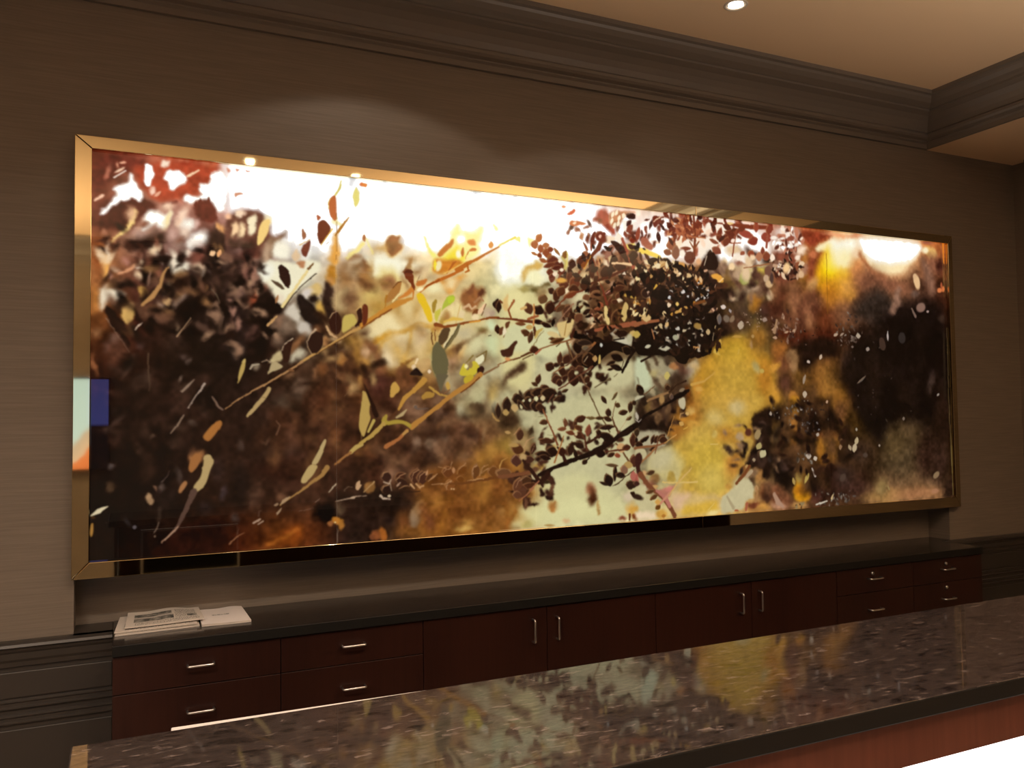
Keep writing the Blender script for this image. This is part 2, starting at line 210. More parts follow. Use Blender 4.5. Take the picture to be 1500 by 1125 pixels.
PRINT = '''
1 354 106 44 34 5 8 174 4 161 37 118 57 90 67 50 113 6 152
1 369 176 74 48 121 35 336 -1 471 8 403 74 370 135 226 178 162 114
1 354 82 37 28 50 175 162 135 226 185 150 255 119 300 8 295 8 247
0 143 192 120 96 49 75 8 -6 2 27
0 85 224 160 128 80 44 5 0 -1 10
1 106 255 250 242 65 135 90 119 118 105 124 91 118 63 133 69 143 103 171 134 168 163 153 175 137 166 124 167 112 182 93 181 81 199 56 215 35 238 17 240 23 225 56 195 81 151
0 87 255 216 192 203 124 9 0 -1 13
1 131 255 232 208 235 8 254 19 271 14 258 37 232 43 228 26
1 89 255 254 248 258 55 271 42 303 42 326 65 304 99 281 123 261 118 258 90 238 81
0 90 168 64 42 320 13 26 0 -3 8
0 138 192 96 64 420 11 30 -1 -1 9
1 113 255 253 245 471 23 420 36 400 71 373 74 368 114 390 122 353 137 323 133 304 160 347 173 370 142 413 153 444 193 471 165
1 157 110 52 40 353 173 377 149 403 143 420 152 437 186 447 222 414 239 363 229
2 89 122 58 48 245 180 51 287 165 44
0 195 255 216 184 258 186 19 2 -6 13
0 261 255 220 192 310 220 14 -18 8 36
0 207 248 208 176 301 245 13 0 -1 14
1 214 255 253 240 175 211 191 197 220 203 239 223 255 218 268 202 268 238 242 272 226 270 217 253 201 275 175 291 161 282 175 246
0 152 255 233 176 255 239 9 -10 3 31
0 198 255 248 232 330 250 22 7 -10 20
0 262 244 216 192 317 276 20 0 -2 18
0 141 224 184 168 360 244 8 -6 2 17
2 127 251 216 138 140 214 59 128 250 98 106 287 82 82 320 49 60 346 16
0 254 232 184 144 125 223 15 -6 5 20
0 230 180 144 128 163 303 32 -6 14 15
0 145 184 124 96 36 310 10 3 -3 18
0 296 138 80 48 24 345 27 0 -2 20
0 220 255 248 236 367 308 36 14 -21 31
0 219 251 240 224 344 324 23 0 -2 21
0 210 208 168 152 272 294 12 -5 4 17
0 260 160 128 112 298 327 20 0 -2 21
0 378 51 32 26 437 306 38 -17 12 52
1 360 46 28 22 122 306 182 319 239 283 252 310 239 355 107 364
0 114 240 176 112 444 251 8 5 -4 15
0 114 240 176 112 461 257 8 5 -4 15
0 113 240 176 112 431 331 8 5 -4 15
0 114 240 176 112 451 334 8 5 -4 15
0 296 154 88 48 21 391 18 0 -1 61
0 186 240 184 120 45 407 12 0 -1 51
0 125 240 176 96 46 444 9 -2 0 27
2 86 216 154 114 98 461 66 123 436 82 151 396 33
0 183 176 122 104 110 402 12 -4 4 12
0 133 200 144 120 64 470 7 6 -3 19
1 288 240 224 196 25 517 52 500 86 521 114 536 105 557 77 572 65 556 46 560 38 598 25 582
0 198 176 116 60 13 555 12 0 -1 44
1 105 26 15 12 46 570 83 606 115 656 124 708 121 750 65 641 47 608
1 126 207 166 99 93 592 120 570 142 562 139 604 133 632 121 660 108 639
0 250 148 113 78 127 577 16 0 -1 17
1 107 216 168 92 157 496 189 508 183 561 173 568 158 527
2 87 160 122 100 205 434 77 198 469 50 189 501 23
1 254 28 18 14 163 381 233 376 227 461 189 505 164 475
2 87 156 120 102 205 434 67 198 469 43 192 494 20
1 109 192 164 148 233 394 259 364 265 367 249 396 240 411
1 195 232 220 196 275 380 304 375 314 399 347 389 350 407 331 430 314 438 292 485 272 521 246 526 253 494 282 450 272 423
0 154 248 224 200 331 359 20 0 -1 14
0 372 138 84 68 370 370 27 0 -2 39
0 220 216 184 152 370 416 19 -6 6 17
0 110 168 152 136 384 451 7 0 0 21
0 90 160 132 120 411 424 5 7 -3 16
1 90 200 146 92 361 477 381 473 394 493 404 479 407 500 391 515 377 498 367 516 354 506
0 479 20 13 11 367 566 81 14 -35 39
0 426 28 20 18 437 394 27 0 -2 72
1 109 200 160 112 250 533 276 532 269 570 263 578 247 551
0 208 176 144 120 240 572 12 7 -5 19
0 180 154 128 112 308 526 10 -10 6 19
0 149 128 104 88 289 563 8 -8 4 20
0 128 138 112 88 292 661 8 3 -2 21
0 213 94 70 58 391 654 30 -6 14 13
0 244 138 96 64 17 683 18 0 -1 17
0 249 119 88 74 78 709 14 7 -6 22
0 223 106 74 62 54 737 14 0 0 17
0 157 60 44 42 234 621 18 -3 6 10
0 204 74 54 48 168 724 16 0 0 14
0 91 90 72 60 461 591 5 -11 1 42
0 444 90 58 44 93 758 28 0 -1 31
0 173 110 86 72 125 805 10 -16 5 37
0 121 138 88 58 16 797 7 9 -2 36
0 88 138 118 102 306 855 5 -5 3 13
0 130 76 58 48 395 922 8 5 -1 56
0 110 78 64 56 338 784 7 -7 3 16
0 195 68 54 48 315 764 13 0 0 14
0 127 122 100 80 201 1066 9 0 0 9
0 159 78 64 54 349 1020 16 -3 5 10
0 145 92 74 66 77 1016 6 -26 8 24
0 104 68 56 54 75 969 8 0 0 8
0 86 68 53 46 162 849 6 0 0 7
0 458 51 33 26 267 942 44 19 -40 24
1 217 154 106 68 339 1103 365 1122 392 1129 395 1168 333 1166
0 245 62 42 34 74 1077 16 12 -10 24
0 249 60 42 32 160 1106 18 -11 7 32
0 249 44 29 23 141 1058 49 -4 10 23
0 104 78 68 64 71 1179 12 0 0 10
0 144 84 64 47 69 1250 15 -4 5 18
1 85 168 134 100 180 1292 196 1269 205 1293 218 1308 208 1323 196 1324
1 86 128 96 76 208 1246 227 1250 227 1277 218 1267
0 128 106 90 82 244 1254 8 0 0 17
0 177 66 54 48 300 1212 10 14 -5 32
2 82 106 74 42 9 1360 47 18 1364 31
0 104 42 37 36 131 1384 7 11 -4 21
0 125 60 48 40 234 1356 7 -5 2 30
0 251 46 31 24 195 1194 22 0 1 41
0 358 38 28 24 262 1303 33 -14 15 41
1 267 42 20 14 333 1390 472 1388 473 1529 181 1516 244 1473 295 1432
0 420 53 38 34 445 1207 27 0 1 46
0 214 70 57 58 466 1300 13 0 1 25
0 260 48 36 34 396 1345 26 0 1 21
1 605 255 255 255 471 -9 1022 0 1020 296 885 313 784 294 653 275 611 190 551 158 471 195
1 297 110 68 54 471 202 513 188 547 170 586 170 625 188 639 246 653 282 697 253 682 291 646 320 653 366 471 378
0 115 255 216 168 502 254 11 -10 4 28
0 115 255 224 176 526 256 10 -10 3 28
0 116 255 240 200 568 230 14 -14 5 39
0 116 255 224 192 530 190 16 -7 5 18
0 115 255 200 160 482 201 13 -4 4 12
0 163 255 240 192 628 214 14 -4 1 22
1 210 138 106 80 639 265 660 282 689 261 704 241 697 268 668 307 660 356 625 368 618 322
0 234 255 248 224 689 320 31 -12 9 36
0 277 200 168 138 628 340 18 -7 2 41
0 383 122 90 80 516 326 38 0 -3 33
0 274 74 44 36 558 341 20 -19 6 56
2 191 251 240 168 901 186 115 924 207 57
1 97 232 200 160 744 298 762 345 747 359 725 351
2 282 232 168 80 908 250 95 904 293 134 900 349 172
1 223 138 92 56 954 335 989 310 1020 323 1020 340 954 345
2 163 251 232 144 954 331 77 1020 276 97
0 378 58 40 34 499 434 24 -11 3 65
0 328 128 88 74 544 424 20 -14 4 57
0 272 126 94 84 516 495 17 0 -1 22
0 222 160 116 96 579 418 14 -12 3 47
0 144 154 114 96 492 529 9 5 -3 21
0 144 154 114 96 485 580 8 7 -4 20
0 144 154 114 96 502 586 9 -5 2 21
0 145 154 114 96 520 625 9 -5 2 21
0 144 154 114 96 492 641 9 0 0 22
1 263 244 236 204 600 406 632 367 668 372 792 356 851 360 829 399 784 454 718 510 689 549 667 524 646 492 603 465
0 277 248 244 224 628 415 27 -12 8 35
0 319 168 88 60 586 520 20 -11 7 31
0 276 128 80 60 610 490 20 6 -9 17
1 234 21 13 11 607 516 646 503 660 528 689 560 682 593 639 632 646 683 624 749 540 773 547 700 586 626 568 554
0 273 102 72 62 572 663 16 -10 6 28
0 380 46 38 34 509 737 31 0 -1 32
1 97 192 136 96 733 360 777 357 788 379 777 395 755 385
0 164 236 220 192 682 523 14 0 -1 19
1 168 216 184 120 765 485 828 444 847 481 839 504 806 513 773 507
0 191 220 208 196 787 495 22 0 -1 23
1 121 35 26 23 740 509 762 497 806 536 850 587 865 639 850 685 791 619 761 568
0 145 28 19 17 819 520 19 0 -1 19
0 146 216 172 88 849 557 18 10 -7 28
1 212 212 200 180 700 556 725 528 740 539 765 583 761 613 732 610 700 589
0 237 200 188 172 776 634 27 -15 18 22
0 394 128 106 88 689 630 36 0 -1 33
0 335 119 96 78 681 689 20 -10 7 28
0 397 36 25 21 739 695 47 0 -1 30
1 243 192 132 48 874 369 904 364 900 433 885 464 858 435
0 171 200 144 80 877 438 15 -4 2 23
1 218 48 32 26 851 428 892 463 899 577 869 601 851 511
1 341 196 168 120 900 486 957 460 980 505 949 560 918 565 899 539
0 416 120 85 58 968 509 35 0 -2 35
0 345 208 168 120 992 435 31 0 -2 27
0 416 138 96 56 961 394 42 0 -3 50
0 122 188 136 88 869 688 19 -9 11 17
0 219 192 168 144 918 702 23 0 -1 23
0 171 207 174 128 910 683 23 0 -1 15
1 289 58 36 26 887 725 910 725 917 776 842 777
1 281 196 184 156 717 733 746 714 783 731 761 778 714 779
1 117 192 172 128 689 719 688 770 653 780 628 780
0 295 156 112 56 1002 726 23 0 -1 61
0 171 168 116 64 925 762 18 0 0 23
0 160 128 112 92 586 803 14 0 0 15
0 286 124 80 48 849 807 19 0 0 30
0 226 124 90 64 717 827 20 5 -8 14
0 328 106 84 68 761 878 29 -6 5 33
0 394 78 64 52 717 945 58 0 0 40
0 234 53 42 32 739 967 25 0 0 22
0 640 94 56 36 857 927 56 0 0 52
0 287 138 92 56 875 1009 22 -9 6 32
0 96 138 100 72 793 968 10 0 0 10
0 288 122 78 48 901 1077 19 0 0 30
0 393 98 72 58 724 1081 40 0 1 44
2 93 106 80 64 603 1093 36 617 1104 43 638 1083 54
0 158 76 60 52 527 1105 10 5 -3 21
0 411 58 36 24 958 1010 31 0 0 76
0 172 168 120 56 1004 1148 19 0 1 19
0 146 168 122 68 1009 828 9 0 0 46
0 618 44 23 16 695 1214 107 0 4 44
0 284 14 8 6 858 1394 52 0 3 41
0 98 184 122 52 907 1431 26 0 2 20
0 98 160 108 52 926 1454 15 0 1 15
0 217 106 84 64 926 1380 17 0 1 26
1 503 132 70 28 617 1513 666 1473 737 1427 766 1444 759 1516
2 180 160 94 40 638 1507 108 694 1479 90 745 1450 54
0 381 74 52 40 582 1310 31 0 2 39
0 200 68 54 48 510 1391 14 0 1 18
0 207 106 74 54 687 1322 21 0 1 18
0 487 38 27 23 523 1261 34 0 2 64
0 462 48 35 29 986 1541 31 -1 2 112
1 666 255 255 255 1022 8 1656 8 1652 291 1304 291 1020 257
0 678 255 251 224 1119 367 132 0 -9 55
1 255 240 192 112 1112 258 1140 220 1160 226 1182 212 1180 256 1200 278 1188 303 1147 322 1119 304
1 104 154 100 60 1115 261 1140 220 1160 228 1181 217 1178 256 1196 279 1180 304 1147 316 1123 296
2 83 248 236 160 1036 256 39 1067 308 47
1 225 138 96 64 1020 331 1043 345 1063 396 1020 398
1 131 168 120 72 1245 307 1237 367 1208 369 1220 340
2 133 248 240 128 1296 223 33 1316 282 70 1341 308 103
1 322 250 244 160 1432 176 1459 149 1471 176 1519 185 1573 151 1554 215 1562 272 1509 317 1370 367 1320 380 1337 308 1414 234
1 373 248 224 64 1379 310 1449 248 1466 271 1496 301 1430 347 1370 359
0 190 255 255 255 1473 215 22 0 -2 25
0 110 255 251 216 1457 288 13 0 -1 20
1 240 216 138 52 1337 321 1371 310 1478 315 1483 331 1387 376 1328 379
0 1471 232 212 154 1317 620 209 -1 -7 151
0 682 240 220 168 1177 609 145 24 -56 65
0 554 232 208 128 1138 415 53 -15 16 41
0 669 216 188 112 1058 493 47 0 -2 54
0 304 160 106 72 1134 434 32 0 -2 35
0 358 154 106 64 1027 421 24 0 -1 46
1 177 196 172 96 1046 590 1090 499 1118 521 1082 570
1 335 216 144 60 1362 393 1404 407 1465 391 1487 370 1429 462 1386 452
0 267 244 216 160 1421 418 30 0 -2 24
0 379 248 236 184 1344 439 38 0 -2 24
0 132 224 184 64 1309 556 14 13 -5 33
1 108 168 136 60 1360 586 1377 545 1398 536 1402 565 1381 606 1364 602
0 109 244 224 164 1415 544 14 -8 3 28
0 136 236 216 156 1446 534 17 -10 3 36
0 109 232 208 160 1465 550 16 0 -1 20
0 186 154 104 52 1394 565 17 0 -1 16
1 324 148 96 56 1472 460 1517 409 1530 433 1569 426 1582 467 1555 501 1533 539 1485 529 1455 493
1 137 122 76 48 1521 413 1525 449 1498 475 1486 455
1 138 112 66 44 1569 430 1582 459 1547 489 1542 456
0 247 200 176 144 1599 536 31 0 -1 25
0 112 176 152 128 1617 539 13 0 -1 17
0 329 212 220 176 1612 593 31 0 -1 25
2 206 208 156 64 1077 690 120 1149 649 120 1243 626 100 1301 608 141 1334 599 100
2 131 204 152 64 1234 619 41 1268 598 49 1309 596 81
2 233 216 168 80 1234 630 48 1225 702 80 1192 765 140
2 197 212 164 80 1177 648 59 1116 689 99 1088 736 118
0 361 232 208 172 1275 661 29 0 -1 44
0 545 236 216 176 1177 695 36 0 -1 47
0 426 236 212 168 1136 754 30 15 -11 40
1 107 200 160 80 1322 604 1343 603 1338 635 1325 659 1317 628
0 107 192 128 72 1355 618 25 0 -1 14
0 453 200 184 144 1470 647 45 17 -26 28
0 245 124 106 64 1563 624 22 0 -1 18
2 269 124 90 56 1571 628 63 1514 666 84 1465 692 126 1426 729 189
0 318 88 56 42 1431 733 26 0 -1 24
1 154 216 176 112 1465 708 1492 687 1460 761 1447 753
0 457 216 208 160 1535 690 46 19 -26 31
0 329 208 212 164 1620 692 36 -1 -1 54
1 236 118 132 90 1331 699 1352 679 1362 738 1353 828 1336 828 1326 763
0 237 92 80 64 1379 738 17 7 -3 39
0 318 184 144 112 1426 761 30 0 -1 32
1 239 122 92 64 1404 778 1460 769 1451 827 1400 828
1 131 200 160 104 1254 760 1308 739 1324 771 1311 803 1278 819 1266 795
2 130 122 82 40 1192 781 120 1262 740 28
1 180 106 68 44 1160 830 1176 789 1208 781 1241 804 1233 829
1 422 122 80 52 1018 668 1089 690 1096 744 1120 794 1119 830 1017 831
0 297 184 136 72 1041 768 29 -8 10 22
0 223 200 160 120 1033 726 20 0 0 23
1 301 64 38 26 1017 831 1233 829 1274 841 1215 927 1134 1016 1055 1031 1056 908
0 430 106 68 42 1191 873 49 0 0 51
0 545 88 52 42 1087 869 47 0 0 42
0 103 204 172 96 1159 877 12 0 0 19
0 433 42 28 22 1255 1069 50 20 -26 34
1 235 44 30 22 1272 1018 1381 972 1406 988 1296 1073
2 133 150 105 60 1415 984 123 1355 1055 123
0 231 160 134 112 1251 1112 23 -9 9 22
0 233 160 136 112 1321 1117 29 0 1 24
0 314 160 138 116 1388 1079 21 -6 4 31
0 306 126 100 80 1246 1151 19 -9 7 22
0 363 148 108 68 1354 1193 24 -9 9 22
1 374 190 180 136 1441 940 1498 908 1538 834 1587 826 1581 928 1554 960 1510 940 1501 997 1522 1037 1470 1028 1428 1004
0 319 196 188 152 1466 980 26 0 0 32
1 243 74 54 38 1502 948 1550 944 1571 989 1540 1017 1518 989
2 111 90 74 52 1595 834 73 1604 879 85
0 381 176 148 88 1617 908 27 -1 0 57
0 139 46 32 24 1625 973 22 0 0 29
0 828 122 86 56 1530 1086 114 -1 2 53
0 451 148 104 48 1499 1170 48 0 1 36
0 460 152 112 58 1609 1165 40 -1 1 45
0 447 90 56 38 1431 1068 34 0 1 36
0 159 146 112 80 1500 1089 10 -4 1 36
0 160 140 108 76 1531 1070 10 -4 1 36
0 161 138 106 72 1566 1087 11 -4 1 36
0 159 106 70 48 1500 1053 10 -4 1 36
0 160 106 68 40 1548 1119 10 -4 1 36
0 433 44 30 24 1270 1194 32 20 -17 35
0 300 64 36 22 1093 1162 70 -4 14 19
0 181 132 80 44 1046 1160 27 0 1 11
0 173 160 108 56 1031 1137 18 4 -6 11
0 421 42 23 18 1113 1185 52 0 2 31
0 667 38 26 20 1132 1361 135 0 7 50
1 701 142 90 40 1294 1303 1638 1298 1635 1517 1268 1520 1260 1469
0 703 134 86 46 1420 1265 213 -1 9 48
0 419 69 41 28 1093 1252 79 0 3 38
1 100 138 98 56 1014 1283 1038 1272 1065 1273 1073 1312 1061 1326 1030 1321
1 255 138 106 74 1248 1382 1277 1364 1293 1381 1268 1430 1252 1476 1219 1470 1211 1434
0 549 108 67 38 1191 1464 40 0 3 46
0 229 144 117 90 1236 1444 20 -5 5 26
0 304 122 80 40 1211 1492 44 0 3 19
0 262 176 124 32 1411 1368 30 0 2 24
0 260 184 130 44 1380 1449 25 -4 4 35
0 258 168 108 48 1334 1466 25 5 -2 27
0 358 112 68 42 1309 1448 29 0 2 43
0 307 110 68 40 1293 1401 25 0 1 23
0 443 200 152 80 1474 1482 47 0 3 28
0 374 200 144 88 1552 1467 31 13 -14 22
0 190 152 98 44 1592 1466 13 -7 3 31
0 391 168 132 80 1623 1411 27 -1 1 49
0 244 184 140 80 1622 1476 18 0 1 24
0 157 224 184 104 1469 1502 30 0 2 10
0 101 160 96 44 1099 1496 16 8 -5 22
0 100 138 82 48 1068 1498 17 8 -8 14
0 359 42 30 26 1131 1445 24 0 2 31
1 703 255 255 255 1656 8 2393 8 2391 126 2274 198 2079 283 1981 263 1884 292 1789 319 1650 422 1653 203
1 1113 255 253 232 1653 203 1781 260 1894 295 1883 373 1650 411
1 257 216 176 96 1761 355 1790 311 1851 289 1884 313 1846 332 1803 344 1789 378 1774 396
1 183 108 88 48 1788 399 1845 401 1902 384 1911 407 1779 415
0 286 251 244 196 1831 363 42 -1 -3 34
1 173 248 244 160 1792 175 1829 180 1819 198 1805 229 1796 191
1 215 164 78 56 2180 15 2247 11 2255 84 2281 108 2280 135 2249 129 2219 96 2189 81 2153 75 2154 57 2184 50
0 215 184 90 72 2200 40 31 -1 -3 27
1 127 192 128 88 2247 9 2393 8 2393 17 2335 18 2313 79 2281 99 2250 84
1 158 255 244 228 2318 56 2392 49 2391 126 2338 131 2312 97
1 125 251 224 192 2203 141 2275 136 2285 153 2223 175 2202 159
1 127 248 220 112 2331 176 2390 162 2389 208 2357 210
1 213 200 144 96 2170 241 2206 248 2195 293 2169 303
0 275 244 220 184 2231 281 26 0 -2 22
0 270 240 212 160 2113 355 40 -1 -2 26
0 371 108 74 52 2333 342 47 -1 -3 31
0 216 200 160 128 2270 372 31 0 -2 13
1 757 216 204 148 1650 422 1911 407 1909 536 1830 708 1827 887 1644 887
0 613 232 220 160 1736 480 69 -1 -3 67
0 199 168 152 92 1779 423 28 0 -2 14
0 170 90 76 38 1835 420 24 0 -1 10
0 259 164 136 92 1868 435 24 0 -1 26
1 503 200 192 150 1839 729 2220 778 2377 722 2373 885 1827 887
1 340 212 208 162 1707 586 1918 587 2053 642 1982 730 1896 749 1830 716 1719 710 1656 687 1674 628
0 356 220 208 164 2076 446 52 10 -19 24
0 296 212 204 156 2065 503 39 14 -21 22
0 299 216 200 160 2124 540 30 -1 -1 26
1 114 220 184 120 1663 504 1695 444 1699 473 1690 528 1671 529
0 148 207 164 96 1994 610 19 -6 2 30
2 333 92 68 48 1764 784 239 1718 806 174 1681 831 130 1662 864 87
0 126 138 92 52 2298 506 21 0 -1 18
0 217 200 192 164 2316 648 56 -5 7 22
0 155 180 168 144 2265 605 26 0 -1 22
1 801 198 191 148 1827 928 2373 885 2362 1382 1820 1356
1 474 188 180 140 1743 912 1836 954 1825 1062 1750 1069 1733 995
0 398 200 196 152 1689 908 27 0 0 25
0 386 58 42 28 1696 1023 50 -1 1 37
1 142 70 52 36 1759 1107 1815 1046 1815 1083 1777 1120
0 601 154 122 60 1681 1167 63 -1 2 66
0 471 160 132 88 1754 1136 46 -1 1 58
0 735 132 83 44 1683 1298 108 -1 5 53
0 119 192 152 76 2025 1070 20 0 0 9
0 173 184 148 80 1908 1152 28 2 -4 12
0 199 168 132 68 1845 1238 28 0 1 21
0 266 192 140 96 2113 1351 25 0 1 21
1 766 210 203 152 1773 1382 1896 1309 2061 1261 2309 1428 2317 1516 1817 1513 1689 1513 1727 1429
0 777 220 214 160 2033 1447 185 -1 11 51
0 610 220 212 156 1795 1458 74 -1 4 41
1 735 168 120 64 1638 1286 1747 1282 1727 1396 1694 1517 1635 1517
0 392 184 140 84 1646 1408 27 -1 1 41
2 180 152 96 44 1664 1393 107 1686 1443 64 1667 1499 107
2 146 160 100 48 1722 1433 86 1662 1511 86
0 252 120 76 44 1787 1367 18 0 1 17
0 257 176 120 64 1913 1423 21 -4 5 20
2 145 184 128 72 1923 1407 45 1913 1440 112
0 265 160 104 72 2111 1357 22 -1 1 26
0 266 90 52 32 2117 1396 22 -7 4 38
2 150 184 148 92 2147 1419 56 2150 1479 93
0 274 212 192 160 2325 1402 31 0 2 22
0 275 208 160 80 2345 1465 31 -1 2 31
0 125 122 64 32 2354 1505 16 0 1 18
0 123 138 80 56 2287 1509 21 0 1 10
0 196 196 184 120 1781 1498 24 9 -11 15
0 117 216 180 132 1974 1502 19 0 1 10
1 708 255 246 238 2393 8 3262 1 3255 199 3057 241 2890 223 2550 246 2389 212
1 432 255 240 220 2600 7 2780 0 2985 15 3044 78 2892 176 2718 207 2579 180
0 385 255 253 248 2552 141 65 -23 4 101
0 198 255 232 200 2652 137 22 -1 -2 33
0 399 255 240 220 2804 182 34 -9 2 38
0 240 255 250 240 2957 171 36 -7 0 53
0 168 232 176 128 2774 227 17 -1 -1 19
0 139 248 216 160 2938 220 18 0 -1 14
0 175 255 238 216 3028 200 40 8 -14 18
0 142 255 240 224 3094 219 24 -1 -2 24
1 373 51 32 26 2772 316 2797 220 2821 200 2833 180 2848 165 2880 181 2907 241 2923 297 2943 422 2655 436 2613 334 2621 265
1 133 220 160 88 2616 233 2672 238 2739 262 2716 272 2649 258 2610 252
0 134 56 32 26 2682 279 60 -6 9 17
0 168 180 120 60 2766 328 39 -4 3 17
1 343 176 144 112 2965 280 3002 245 3056 256 3042 309 2994 312
0 175 144 92 72 3051 227 41 -5 6 14
1 408 42 28 22 2921 364 2981 342 3051 417 2920 423
1 245 188 188 96 3037 276 3075 250 3186 233 3191 257 3159 288 3151 342 3090 335 3036 324
0 176 208 212 80 3086 268 31 -1 -2 16
0 247 232 200 88 3160 254 31 -1 -2 24
0 312 152 168 80 3067 303 30 -1 -2 24
0 586 138 114 88 3089 374 85 -1 -4 43
0 314 184 124 56 3137 401 43 -1 -2 24
0 420 122 90 68 3176 331 37 -15 3 58
0 145 224 200 160 3237 376 25 -1 -1 29
1 600 25 17 16 2383 449 2838 427 2987 563 2855 652 2761 710 2378 700
1 383 168 156 124 2377 718 2505 724 2603 759 2680 785 2738 729 2760 757 2724 831 2678 859 2535 851 2480 878 2373 896
1 312 196 200 164 2377 713 2424 735 2460 806 2469 896 2373 896
2 167 106 88 64 2435 753 98 2460 802 98
2 168 90 72 54 2483 729 99 2504 756 99
2 193 74 60 48 2554 719 150 2564 750 150
2 191 92 74 56 2481 828 148 2512 878 148
2 87 138 132 104 2385 829 49 2400 865 49
2 195 92 64 48 2625 759 227 2647 777 227
1 131 168 118 76 2569 769 2592 741 2625 763 2630 786 2586 782
0 222 176 160 112 2482 806 24 10 -12 15
0 229 184 164 136 2702 794 23 -1 0 28
0 198 196 168 124 2731 766 20 14 -10 20
0 387 110 76 60 2657 799 39 -1 0 23
0 385 68 50 40 2623 832 55 -1 0 32
0 223 168 148 112 2535 837 26 11 -8 25
0 544 78 58 42 2632 896 83 -2 0 68
1 132 200 192 160 2620 953 2665 914 2675 953
2 159 176 160 124 2469 891 123 2478 941 98
2 228 92 52 24 2683 877 127 2698 953 203
1 741 188 140 52 2712 859 2759 766 2854 689 2914 627 2997 601 3075 627 3134 683 3226 710 3237 749 3230 955 2720 953
0 909 191 152 56 2983 687 102 27 -31 62
0 1413 194 156 68 3002 848 167 -4 -1 123
0 761 154 108 48 3149 615 62 -2 -2 63
0 667 180 124 48 3185 818 50 -3 0 97
0 392 192 136 60 2745 895 28 -2 0 55
0 244 184 164 104 3131 765 23 12 -7 27
0 141 184 144 96 3098 650 12 -5 1 21
0 245 192 132 52 3136 442 41 -14 7 38
0 747 92 64 48 3012 524 78 -2 -3 53
0 594 69 47 40 3197 468 50 -1 -2 39
0 576 76 58 44 3050 470 54 -1 -2 34
1 353 58 42 32 2373 918 2676 918 2697 974 2612 1028 2572 1109 2528 1099 2369 1087
0 374 128 100 60 2456 968 32 -1 0 27
0 442 74 54 42 2542 1004 62 16 -18 38
0 437 30 21 17 2476 1053 91 -1 1 31
1 282 176 166 136 2369 1087 2475 1084 2545 1099 2560 1135 2527 1171 2367 1166
0 125 168 92 80 2371 1317 16 -1 1 26
1 379 196 180 124 2428 1266 2461 1205 2538 1171 2670 1174 2712 1249 2688 1330 2620 1354 2501 1322 2459 1320
0 531 194 182 140 2509 1233 66 29 -29 44
1 727 192 156 72 2570 1172 2694 1084 2751 1057 2964 919 3182 919 3124 995 3080 1057 3000 1098 2980 1164 3038 1222 3006 1296 2915 1367 2878 1442 2618 1429 2668 1238
0 903 200 160 76 2963 947 154 -2 1 57
0 705 180 124 52 2673 1024 68 -36 21 77
0 445 168 112 48 2600 1091 31 -16 10 34
0 406 200 176 120 2998 975 54 -1 0 38
0 561 200 172 104 2855 1035 49 -19 15 39
0 876 200 164 84 2772 1126 80 -2 2 55
0 1366 200 168 72 2815 1243 143 -3 5 120
0 718 184 132 56 2923 1120 65 -1 1 42
0 721 184 128 60 2966 1257 51 -32 13 85
0 401 196 160 88 2938 1195 41 -1 1 23
0 880 208 180 92 2823 1345 86 -2 4 74
0 228 196 156 88 2697 992 28 0 0 18
0 229 200 152 72 2718 1056 34 0 0 14
0 135 204 174 96 2841 1114 16 -8 5 17
1 161 176 148 76 2539 1342 2567 1284 2594 1294 2599 1344
1 226 188 156 76 2610 1345 2633 1282 2712 1262 2665 1329
1 240 184 148 76 3004 1183 3017 1136 3065 1128 3101 1148 3075 1204 3043 1246 3008 1226
0 172 176 148 112 3011 1131 24 -1 1 24
1 348 42 28 22 3105 1005 3167 981 3230 967 3217 1352 3167 1369 3096 1290 3036 1278 3075 1213 3113 1138 3097 1081
0 174 28 20 17 3099 1214 24 -1 1 24
0 142 72 54 46 3158 1068 25 -1 0 19
0 142 60 50 44 3208 1251 15 -1 0 29
0 177 51 38 31 3189 1082 31 -1 1 24
0 158 138 104 64 2475 1321 21 -1 1 22
0 218 138 92 68 2442 1355 37 -1 2 31
1 156 196 184 144 2363 1343 2426 1345 2457 1391 2414 1418 2362 1387
1 159 184 124 104 2484 1379 2565 1374 2575 1406 2537 1424 2494 1411
0 405 188 174 132 3027 1386 72 -2 3 52
0 310 160 116 68 3131 1339 36 8 -3 42
0 240 92 68 48 3082 1365 24 6 -2 33
1 170 208 196 160 2890 1431 2943 1411 3092 1422 3091 1453 2878 1442
0 414 122 76 48 3178 1422 49 -1 2 38
0 139 138 92 52 3030 1297 22 14 -16 12
1 546 212 180 116 2563 1444 2663 1404 2890 1424 2870 1525 2583 1521
1 388 216 176 76 2628 1474 2741 1453 2855 1450 2864 1515 2638 1515
0 166 236 212 144 2830 1509 38 6 -9 13
1 481 216 180 144 2564 1408 2697 1405 2628 1474 2584 1490
1 218 200 188 144 2363 1336 2405 1347 2446 1402 2487 1475 2486 1519 2359 1520
1 278 236 212 176 2360 1477 2465 1487 2497 1520 2359 1523
0 155 200 152 72 2366 1459 16 0 1 18
0 129 192 124 108 2560 1376 31 5 -8 13
0 159 208 160 80 2508 1499 32 0 2 20
1 204 200 188 148 2872 1460 2902 1425 2980 1372 3052 1347 3088 1377 3098 1435 3043 1460 3029 1506 2964 1512 2876 1521
1 310 168 120 68 3054 1470 3152 1456 3213 1479 3211 1524 3053 1519
0 173 108 60 40 3090 1481 34 6 -8 14
0 243 192 140 72 3157 1499 31 -1 2 19
0 346 74 48 36 3189 1449 37 -1 2 29
0 313 106 74 52 3197 1401 31 -1 1 29
0 136 200 152 76 2921 1379 23 0 1 14
1 826 140 80 60 3262 4 3479 2 3466 112 3425 290 3251 327
0 489 255 240 228 3364 39 77 -8 4 31
0 437 255 244 228 3310 103 60 -1 -5 33
0 349 255 228 200 3466 118 44 -1 -3 27
